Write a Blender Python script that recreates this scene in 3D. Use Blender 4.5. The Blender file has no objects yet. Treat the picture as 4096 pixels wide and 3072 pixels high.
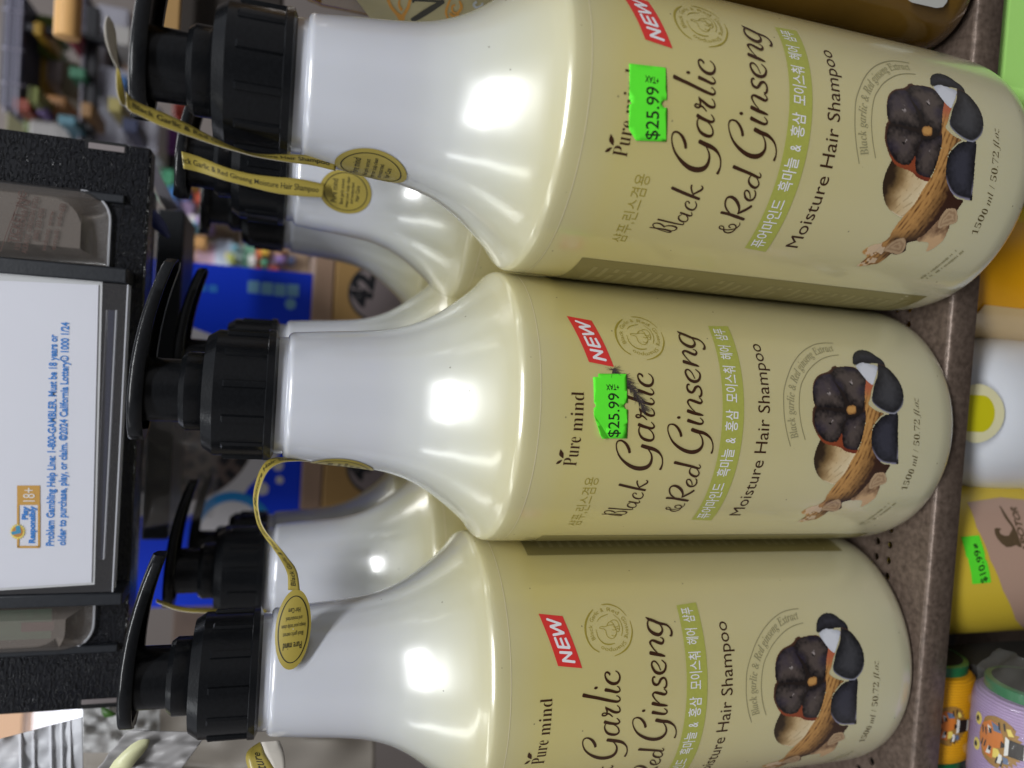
import bpy, bmesh, math, random, json
import numpy as np
from mathutils import Vector, Matrix

random.seed(7)
S = 0.01                                   # everything below is written in centimetres
sc = bpy.context.scene
col = sc.collection

# ------------------------------------------------------------------ camera, light, exposure
CAM_H = 26.016
PITCH, ROLL, YAW, FPX = math.radians(17.485), math.radians(3.256), math.radians(-1.911), 3005.2
fwd = Vector((math.sin(YAW) * math.cos(PITCH), math.cos(YAW) * math.cos(PITCH), -math.sin(PITCH)))
rt = Vector((math.cos(YAW), -math.sin(YAW), 0.0))
up = rt.cross(fwd)
R_ = rt * math.cos(ROLL) + up * math.sin(ROLL)
U_ = -rt * math.sin(ROLL) + up * math.cos(ROLL)
cd = bpy.data.cameras.new('camera')
cam = bpy.data.objects.new('camera', cd)
col.objects.link(cam)
M = Matrix.Identity(4)                     # the phone was held so that up in the shop is left in the picture
for i in range(3):
    M[i][0], M[i][1], M[i][2] = -U_[i], R_[i], -fwd[i]
M[0][3], M[1][3], M[2][3] = 0, 0, CAM_H * S
cam.matrix_world = M
cd.sensor_fit = 'HORIZONTAL'
cd.sensor_width = 36
cd.lens = 36 * FPX / 4096
cd.clip_start, cd.clip_end = 0.004, 60
cd.dof.use_dof = True
cd.dof.focus_distance = 0.262
cd.dof.aperture_fstop = 7.0
cd.dof.aperture_blades = 0
sc.camera = cam

w = bpy.data.worlds.new('World')
sc.world = w
w.use_nodes = True
# the shop around: bright ceiling, dimmer goods at eye level, dark floor
_nt = w.node_tree
_tc = _nt.nodes.new('ShaderNodeTexCoord')
_sx = _nt.nodes.new('ShaderNodeSeparateXYZ')
_nt.links.new(_tc.outputs['Generated'], _sx.inputs['Vector'])
_mr = _nt.nodes.new('ShaderNodeMapRange')
_mr.inputs['From Min'].default_value, _mr.inputs['From Max'].default_value = -1, 1
_nt.links.new(_sx.outputs['Z'], _mr.inputs['Value'])
_cr = _nt.nodes.new('ShaderNodeValToRGB')
_e = _cr.color_ramp.elements
_e[0].position, _e[0].color = 0.0, (0.20, 0.185, 0.165, 1)
_e[1].position, _e[1].color = 1.0, (0.50, 0.53, 0.58, 1)
for _p, _c in ((0.40, (0.19, 0.17, 0.15, 1)), (0.58, (0.30, 0.30, 0.32, 1))):
    _q = _e.new(_p)
    _q.color = _c
_nt.links.new(_mr.outputs['Result'], _cr.inputs['Fac'])
# the photographer's dark clothes straight behind the camera, brighter aisles to both sides
_ab = _nt.nodes.new('ShaderNodeMath'); _ab.operation = 'ABSOLUTE'
_nt.links.new(_sx.outputs['X'], _ab.inputs[0])
_m2 = _nt.nodes.new('ShaderNodeMapRange'); _m2.interpolation_type = 'SMOOTHSTEP'
_m2.inputs['From Min'].default_value, _m2.inputs['From Max'].default_value = 0.22, 0.62
_m2.inputs['To Min'].default_value, _m2.inputs['To Max'].default_value = 0.45, 1.45
_nt.links.new(_ab.outputs[0], _m2.inputs['Value'])
_vm = _nt.nodes.new('ShaderNodeVectorMath'); _vm.operation = 'SCALE'
_nt.links.new(_cr.outputs['Color'], _vm.inputs[0])
_nt.links.new(_m2.outputs['Result'], _vm.inputs['Scale'])
_nt.links.new(_vm.outputs['Vector'], _nt.nodes['Background'].inputs[0])
_nt.nodes['Background'].inputs[1].default_value = 0.60


def area(name, loc, target, sx, sy, watt, colr):
    l = bpy.data.lights.new(name, 'AREA')
    l.shape, l.size, l.size_y, l.energy, l.color = 'RECTANGLE', sx, sy, watt, colr
    o = bpy.data.objects.new(name, l)
    col.objects.link(o)
    o.location = loc
    o.rotation_euler = (Vector(target) - Vector(loc)).to_track_quat('-Z', 'Y').to_euler()
    return o


area('ceiling_or_fill_light', (0.10, -0.80, 1.50), (0, 0.28, 0.15), 1.2, 0.20, 35, (0.96, 0.98, 1.0))
area('ceiling_or_fill_light', (-0.05, -0.55, 1.75), (0, 0.28, 0.15), 2.6, 1.6, 3.0, (0.97, 0.98, 1.0))  # broad fill lamp added to soften the shadows, not a real fixture
area('ceiling_or_fill_light', (0.3, 1.35, 1.25), (0.1, 1.05, 0.1), 1.4, 0.3, 9, (0.98, 0.98, 1.0))  # fill lamp added to brighten the racks behind, not a real fixture
area('ceiling_or_fill_light', (-1.3, -0.1, 1.5), (-0.1, 0.3, 0.15), 0.18, 1.2, 3.5, (0.95, 0.98, 1.0))

sc.view_settings.view_transform = 'Standard'
sc.view_settings.look = 'None'
sc.view_settings.exposure = -0.15
sc.view_settings.gamma = 1
sc.render.engine = 'CYCLES'
sc.cycles.max_bounces = 10
sc.cycles.transparent_max_bounces = 12
sc.cycles.use_denoising = True


def at(px, py, y):
    """point (cm) where the line of sight through photo pixel (px, py) reaches depth y"""
    d = fwd * FPX + R_ * (1536 - py) + U_ * (2048 - px)
    return Vector((0, 0, CAM_H)) + d * (y / d.y)


# ------------------------------------------------------------------ materials
def lin(c):
    return tuple(((v / 255 + 0.055) / 1.055) ** 2.4 if v > 10 else v / 255 / 12.92 for v in c)


def mat(name, rgb, rough=0.5, spec=0.5, metal=0.0, coat=0.0, coat_r=0.05, trans=0.0, alpha=1.0, ior=1.45,
        noise=0.0, nscale=200.0, bump=0.0, bscale=400.0, stretch=None, sss=0.0, emit=0.0):
    m = bpy.data.materials.new(name)
    m.use_nodes = True
    nt = m.node_tree
    b = nt.nodes['Principled BSDF']
    I = b.inputs
    I['Base Color'].default_value = (*rgb, 1)
    I['Roughness'].default_value = rough
    I['Specular IOR Level'].default_value = spec
    I['Metallic'].default_value = metal
    I['Coat Weight'].default_value = coat
    I['Coat Roughness'].default_value = coat_r
    I['Transmission Weight'].default_value = trans
    I['Alpha'].default_value = alpha
    I['IOR'].default_value = ior
    if sss:
        I['Subsurface Weight'].default_value = sss
        I['Subsurface Radius'].default_value = (1.0, 0.9, 0.6)
        I['Subsurface Scale'].default_value = 0.006
    if emit:
        I['Emission Color'].default_value = (*rgb, 1)
        I['Emission Strength'].default_value = emit
    tc = nt.nodes.new('ShaderNodeTexCoord')
    src = tc.outputs['Object']
    if stretch:
        mp = nt.nodes.new('ShaderNodeMapping')
        mp.inputs['Scale'].default_value = stretch
        nt.links.new(src, mp.inputs['Vector'])
        src = mp.outputs['Vector']
    if noise:
        n = nt.nodes.new('ShaderNodeTexNoise')
        n.inputs['Scale'].default_value = nscale
        n.inputs['Detail'].default_value = 5
        nt.links.new(src, n.inputs['Vector'])
        mx = nt.nodes.new('ShaderNodeMix')
        mx.data_type = 'RGBA'
        mx.inputs['A'].default_value = (*[max(0, v * (1 - noise)) for v in rgb], 1)
        mx.inputs['B'].default_value = (*[min(1, v * (1 + noise)) for v in rgb], 1)
        nt.links.new(n.outputs['Fac'], mx.inputs['Factor'])
        nt.links.new(mx.outputs['Result'], I['Base Color'])
    if bump:
        n = nt.nodes.new('ShaderNodeTexNoise')
        n.inputs['Scale'].default_value = bscale
        n.inputs['Detail'].default_value = 3
        nt.links.new(src, n.inputs['Vector'])
        bp = nt.nodes.new('ShaderNodeBump')
        bp.inputs['Strength'].default_value = bump
        bp.inputs['Distance'].default_value = 0.0006
        nt.links.new(n.outputs['Fac'], bp.inputs['Height'])
        nt.links.new(bp.outputs['Normal'], I['Normal'])
    return m


def bottle_mat():
    """pearly plastic: milky white empty neck, cream where the shampoo stands behind it"""
    m = mat('pearl_plastic', (0.5, 0.45, 0.25), rough=0.13, spec=0.55, metal=0.06, coat=1.0, coat_r=0.27, sss=0.25)
    nt = m.node_tree
    b = nt.nodes['Principled BSDF']
    b.inputs['Coat IOR'].default_value = 1.95        # the pearly sheen
    tc = nt.nodes.new('ShaderNodeTexCoord')
    sx = nt.nodes.new('ShaderNodeSeparateXYZ')
    nt.links.new(tc.outputs['Object'], sx.inputs['Vector'])
    ns = nt.nodes.new('ShaderNodeTexNoise')
    ns.inputs['Scale'].default_value = 18
    nt.links.new(tc.outputs['Object'], ns.inputs['Vector'])
    ad = nt.nodes.new('ShaderNodeMath'); ad.operation = 'MULTIPLY_ADD'
    ad.inputs[1].default_value = 0.012
    nt.links.new(ns.outputs['Fac'], ad.inputs[0])
    nt.links.new(sx.outputs['Z'], ad.inputs[2])
    mr = nt.nodes.new('ShaderNodeMapRange')
    mr.inputs['From Min'].default_value = 0.0
    mr.inputs['From Max'].default_value = 0.26
    nt.links.new(ad.outputs[0], mr.inputs['Value'])
    cr = nt.nodes.new('ShaderNodeValToRGB')
    stops = [(0.0, (0.54, 0.535, 0.41)), (0.05, (0.60, 0.57, 0.39)), (0.22, (0.61, 0.55, 0.32)), (0.52, (0.595, 0.515, 0.23)),
             (0.66, (0.585, 0.505, 0.195)), (0.72, (0.565, 0.515, 0.28)), (0.78, (0.555, 0.55, 0.43)), (0.84, (0.57, 0.58, 0.55)), (0.90, (0.56, 0.57, 0.61)), (1.0, (0.56, 0.575, 0.625))]
    el = cr.color_ramp.elements
    el[0].position, el[0].color = stops[0][0], (*stops[0][1], 1)
    el[1].position, el[1].color = stops[-1][0], (*stops[-1][1], 1)
    for p_, c_ in stops[1:-1]:
        e = el.new(p_)
        e.color = (*c_, 1)
    nt.links.new(mr.outputs['Result'], cr.inputs['Fac'])
    nt.links.new(cr.outputs['Color'], b.inputs['Base Color'])
    # tiny dust specks and lint caught on the plastic
    vo = nt.nodes.new('ShaderNodeTexVoronoi')
    vo.inputs['Scale'].default_value = 260
    nt.links.new(tc.outputs['Object'], vo.inputs['Vector'])
    lt = nt.nodes.new('ShaderNodeMath'); lt.operation = 'LESS_THAN'; lt.inputs[1].default_value = 0.085
    nt.links.new(vo.outputs['Distance'], lt.inputs[0])
    sc_ = nt.nodes.new('ShaderNodeSeparateColor')
    nt.links.new(vo.outputs['Color'], sc_.inputs['Color'])
    gt_ = nt.nodes.new('ShaderNodeMath'); gt_.operation = 'GREATER_THAN'; gt_.inputs[1].default_value = 0.93
    nt.links.new(sc_.outputs['Red'], gt_.inputs[0])
    mu = nt.nodes.new('ShaderNodeMath'); mu.operation = 'MULTIPLY'
    nt.links.new(lt.outputs[0], mu.inputs[0]); nt.links.new(gt_.outputs[0], mu.inputs[1])
    mu2 = nt.nodes.new('ShaderNodeMath'); mu2.operation = 'MULTIPLY'; mu2.inputs[1].default_value = 0.6
    nt.links.new(mu.outputs[0], mu2.inputs[0])
    mx = nt.nodes.new('ShaderNodeMix'); mx.data_type = 'RGBA'
    mx.inputs['B'].default_value = (0.10, 0.09, 0.06, 1)
    nt.links.new(cr.outputs['Color'], mx.inputs['A'])
    nt.links.new(mu2.outputs[0], mx.inputs['Factor'])
    nt.links.new(mx.outputs['Result'], b.inputs['Base Color'])
    return m


PEARL = bottle_mat()
BLACK = mat('black_plastic', (0.0045, 0.005, 0.006), rough=0.24, spec=0.42, noise=0.5, nscale=900, bump=0.10, bscale=900)
INK = mat('dark_brown_ink', lin((58, 34, 20)), rough=0.3, coat=0.4)
OLIVE_INK = mat('olive_ink', lin((150, 136, 50)), rough=0.35, coat=0.4)
PALE_INK = mat('grey_olive_ink', lin((140, 134, 100)), rough=0.35, coat=0.4)
RED = mat('red_ink', lin((206, 52, 48)), rough=0.35, coat=0.4)
WHITE_INK = mat('white_ink', (0.72, 0.70, 0.72), rough=0.4, coat=0.3)
GREEN_BAND = mat('moss_green_ink', lin((164, 166, 78)), rough=0.35, coat=0.4, noise=0.12, nscale=900)
BACKLABEL = mat('dark_olive_ink', lin((126, 116, 68)), rough=0.35, coat=0.4)
BACKLABEL_T = mat('olive_grey_ink', lin((146, 136, 90)), rough=0.35, coat=0.4)
FLUO = mat('fluorescent_green_paper', (0.11, 0.80, 0.035), rough=0.62, spec=0.25, noise=0.06, nscale=300, emit=0.0)
FLUO_D = mat('shaded_green_paper', (0.05, 0.42, 0.03), rough=0.7, spec=0.2)  # shade of the bent corner put into a darker green; unused
PRICE_INK = mat('black_stamp_ink', (0.012, 0.03, 0.008), rough=0.5)
GOLD_PAPER = mat('yellow_tag_paper', lin((152, 136, 62)), rough=0.42, spec=0.4, noise=0.08, nscale=150, coat=0.25, coat_r=0.2)
GREY_PAPER = mat('tag_paper_back', lin((186, 180, 170)), rough=0.7, noise=0.1, nscale=120)


# ------------------------------------------------------------------ mesh helpers
class MB:
    def __init__(self):
        self.v, self.f = [], []

    def add(self, vs, fs):
        n = len(self.v)
        self.v += [tuple(p) for p in vs]
        self.f += [tuple(i + n for i in q) for q in fs]
        return self

    def box(self, a, b):
        x0, y0, z0 = a
        x1, y1, z1 = b
        return self.add([(x0, y0, z0), (x1, y0, z0), (x1, y1, z0), (x0, y1, z0), (x0, y0, z1), (x1, y0, z1), (x1, y1, z1), (x0, y1, z1)],
                        [(0, 3, 2, 1), (4, 5, 6, 7), (0, 1, 5, 4), (1, 2, 6, 5), (2, 3, 7, 6), (3, 0, 4, 7)])

    def lathe(self, prof, n=64, c=(0, 0), closed_top=True, closed_bot=True, sx=1.0, sy=1.0):
        vs, fs = [], []
        for r, z in prof:
            for i in range(n):
                a = 2 * math.pi * i / n
                vs.append((c[0] + r * sx * math.cos(a), c[1] + r * sy * math.sin(a), z))
        for j in range(len(prof) - 1):
            for i in range(n):
                k = (i + 1) % n
                fs.append((j * n + i, j * n + k, (j + 1) * n + k, (j + 1) * n + i))
        if closed_bot:
            fs.append(tuple(reversed(range(n))))
        if closed_top:
            m0 = (len(prof) - 1) * n
            fs.append(tuple(range(m0, m0 + n)))
        return self.add(vs, fs)

    def grid(self, rows):
        """rows: list of equally long lists of points"""
        n = len(rows[0])
        vs = [p for r in rows for p in r]
        fs = [(j * n + i, j * n + i + 1, (j + 1) * n + i + 1, (j + 1) * n + i) for j in range(len(rows) - 1) for i in range(n - 1)]
        return self.add(vs, fs)

    def tube(self, pts, r, n=8):
        pts = [Vector(p) for p in pts]
        rows = []
        for i, p in enumerate(pts):
            t = (pts[min(i + 1, len(pts) - 1)] - pts[max(i - 1, 0)]).normalized()
            a = t.orthogonal().normalized()
            b = t.cross(a)
            rr = r[i] if isinstance(r, (list, tuple)) else r
            rows.append([p + (a * math.cos(2 * math.pi * k / n) + b * math.sin(2 * math.pi * k / n)) * rr for k in range(n)])
        m0 = len(self.v)
        for q in rows:
            self.v += [tuple(v) for v in q]
        for j in range(len(rows) - 1):
            for k in range(n):
                self.f.append((m0 + j * n + k, m0 + j * n + (k + 1) % n, m0 + (j + 1) * n + (k + 1) % n, m0 + (j + 1) * n + k))
        self.f.append(tuple(m0 + k for k in reversed(range(n))))
        self.f.append(tuple(m0 + (len(rows) - 1) * n + k for k in range(n)))
        return self


def link(name, mb, material, parent=None, origin=(0, 0, 0), smooth=True, bevel=0, solid=0, subsurf=0, angle=40, rot=None):
    me = bpy.data.meshes.new(name)
    o0 = Vector(origin)
    me.from_pydata([tuple((Vector(p) - o0) * S) for p in mb.v], [], mb.f)
    me.validate()
    if smooth:
        for p in me.polygons:
            p.use_smooth = True
        try:
            me.set_sharp_from_angle(angle=math.radians(angle))
        except Exception:
            pass
    mats = material if isinstance(material, list) else [material]
    for m in mats:
        me.materials.append(m)
    o = bpy.data.objects.new(name, me)
    col.objects.link(o)
    if parent is not None:
        o.parent = parent
    else:
        o.location = o0 * S
    if solid:
        md = o.modifiers.new('thickness', 'SOLIDIFY'); md.thickness = solid * S; md.offset = 0
    if bevel:
        md = o.modifiers.new('rounded_edges', 'BEVEL'); md.width = bevel * S; md.segments = 3; md.limit_method = 'ANGLE'; md.angle_limit = math.radians(40)
    if subsurf:
        md = o.modifiers.new('smooth', 'SUBSURF'); md.levels = subsurf; md.render_levels = subsurf
    return o


def tag(o, label, cat, group=None, kind=None):
    if label: o['label'] = label
    if cat: o['category'] = cat
    if group: o['group'] = group
    if kind: o['kind'] = kind
    return o


def thing(name, label, cat, loc=(0, 0, 0), rotz=0, group=None):
    o = bpy.data.objects.new(name, None)
    o.empty_display_size = 0.02
    col.objects.link(o)
    o.location = Vector(loc) * S
    o.rotation_euler = (0, 0, rotz)
    return tag(o, label, cat, group)


def copy_tree(o, parent=None, skip=()):
    c = o.copy()
    col.objects.link(c)
    c.parent = parent
    for ch in list(o.children):
        if ch.get('once'):
            continue
        copy_tree(ch, c)
    return c


def smooth_path(pts, n=6):
    """Catmull-Rom through tuples of any length"""
    P = [np.array(p, float) for p in pts]
    if len(P) < 3:
        return P
    P = [2 * P[0] - P[1]] + P + [2 * P[-1] - P[-2]]
    out = []
    for i in range(1, len(P) - 2):
        for k in range(n):
            t = k / n
            out.append(0.5 * (2 * P[i] + (P[i + 1] - P[i - 1]) * t + (2 * P[i - 1] - 5 * P[i] + 4 * P[i + 1] - P[i + 2]) * t * t
                              + (3 * P[i] - P[i - 1] - 3 * P[i + 1] + P[i + 2]) * t ** 3))
    out.append(P[-2])
    return out


_txt = {}


def text2d(s, bold=0.0, shear=0.0, slice_x=0.0):
    """flat mesh of a line of writing: (verts, faces, width) with cap height about 1"""
    key = (s, bold, shear, slice_x)
    if key in _txt:
        return _txt[key]
    c = bpy.data.curves.new('writing', 'FONT')
    c.body = s
    c.offset = bold
    c.shear = shear
    c.resolution_u = 3
    o = bpy.data.objects.new('writing', c)
    col.objects.link(o)
    dg = bpy.context.evaluated_depsgraph_get()
    me = o.evaluated_get(dg).to_mesh()
    bm = bmesh.new()
    bm.from_mesh(me)
    bpy.data.objects.remove(o)
    bpy.data.curves.remove(c)
    k = 1 / 0.70
    for v in bm.verts:
        v.co *= k
    xs = [v.co.x for v in bm.verts] or [0, 1]
    x0, x1 = min(xs), max(xs)
    if slice_x:
        x = x0 + slice_x
        while x < x1:
            bmesh.ops.bisect_plane(bm, geom=bm.verts[:] + bm.edges[:] + bm.faces[:], plane_co=(x, 0, 0), plane_no=(1, 0, 0))
            x += slice_x
    bm.verts.index_update()
    r = ([(v.co.x - x0, v.co.y) for v in bm.verts], [tuple(v.index for v in f.verts) for f in bm.faces], x1 - x0)
    bm.free()
    _txt[key] = r
    return r


def write(mb, s, path, cap, fn, bold=0.0, shear=0.0, slice_x=0.35, fit=True):
    """lay a line of writing along a 2-D path; fn maps the 2-D point to space"""
    vs, fs, wd = text2d(s, bold, shear, slice_x)
    P = [np.array(q, float) for q in path]
    if len(P) > 2:
        P = smooth_path(P, 8)
    L = [0]
    for a, b in zip(P, P[1:]):
        L.append(L[-1] + float(np.hypot(*(b - a))))
    L = np.array(L)
    P = np.array(P)
    sx = L[-1] / wd if fit else cap
    out = []
    for x, y in vs:
        t = min(x * sx, L[-1] * 0.99999)
        i = int(np.searchsorted(L, t, side='right')) - 1
        i = max(0, min(i, len(P) - 2))
        d = (P[i + 1] - P[i]) / max(1e-9, L[i + 1] - L[i])
        q = P[i] + d * (x * sx - L[i]) + np.array((-d[1], d[0])) * y * cap
        out.append(fn(q[0], q[1]))
    # upright plan areas face the reader because fn keeps orientation
    mb.add(out, fs)


def brush(mb, st, fn, n=6, lift=0.0, k=1.0):
    """a pen stroke [(u, v, width)...] as a ribbon with round ends"""
    P = smooth_path(st, n)
    P = [q for i, q in enumerate(P) if i == 0 or np.hypot(*(q[:2] - P[i - 1][:2])) > 1e-6]
    Lf, Rt = [], []
    m = len(P)
    for i, q in enumerate(P):
        d = P[min(i + 1, m - 1)][:2] - P[max(i - 1, 0)][:2]
        d = d / max(1e-9, np.hypot(*d))
        nr = np.array((-d[1], d[0])) * max(q[2], 0.01) * 0.5 * k
        Lf.append(q[:2] + nr)
        Rt.append(q[:2] - nr)
    vs = [fn(*q, lift) for q in Lf] + [fn(*q, lift) for q in Rt]
    fs = [(i, m + i, m + i + 1, i + 1) for i in range(m - 1)]
    # round caps
    for e, dr in ((0, -1), (m - 1, 1)):
        d = (P[min(e + 1, m - 1)][:2] - P[max(e - 1, 0)][:2])
        d = d / max(1e-9, np.hypot(*d)) * dr
        nr = np.array((-d[1], d[0]))
        hw = max(P[e][2], 0.01) * 0.5 * k
        base = len(vs)
        arc = [P[e][:2] + (d * math.sin(a) * 0.6 + nr * math.cos(a)) * hw for a in np.linspace(0, math.pi, 7)]
        vs += [fn(*q, lift) for q in arc]
        fs.append(tuple(base + i for i in range(7)) if dr == 1 else tuple(base + i for i in range(7)))
    mb.add(vs, fs)


def sheet(mb, poly, fn, step=0.25):
    """fill a 2-D polygon, sliced so that it can bend round a bottle"""
    bm = bmesh.new()
    f = bm.faces.new([bm.verts.new((x, y, 0)) for x, y in poly])
    bmesh.ops.triangulate(bm, faces=[f])
    xs = [q[0] for q in poly]
    x = min(xs) + step
    while x < max(xs):
        bmesh.ops.bisect_plane(bm, geom=bm.verts[:] + bm.edges[:] + bm.faces[:], plane_co=(x, 0, 0), plane_no=(1, 0, 0))
        x += step
    bm.verts.index_update()
    mb.add([fn(v.co.x, v.co.y) for v in bm.verts], [tuple(v.index for v in q.verts) for q in bm.faces])
    bm.free()


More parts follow.
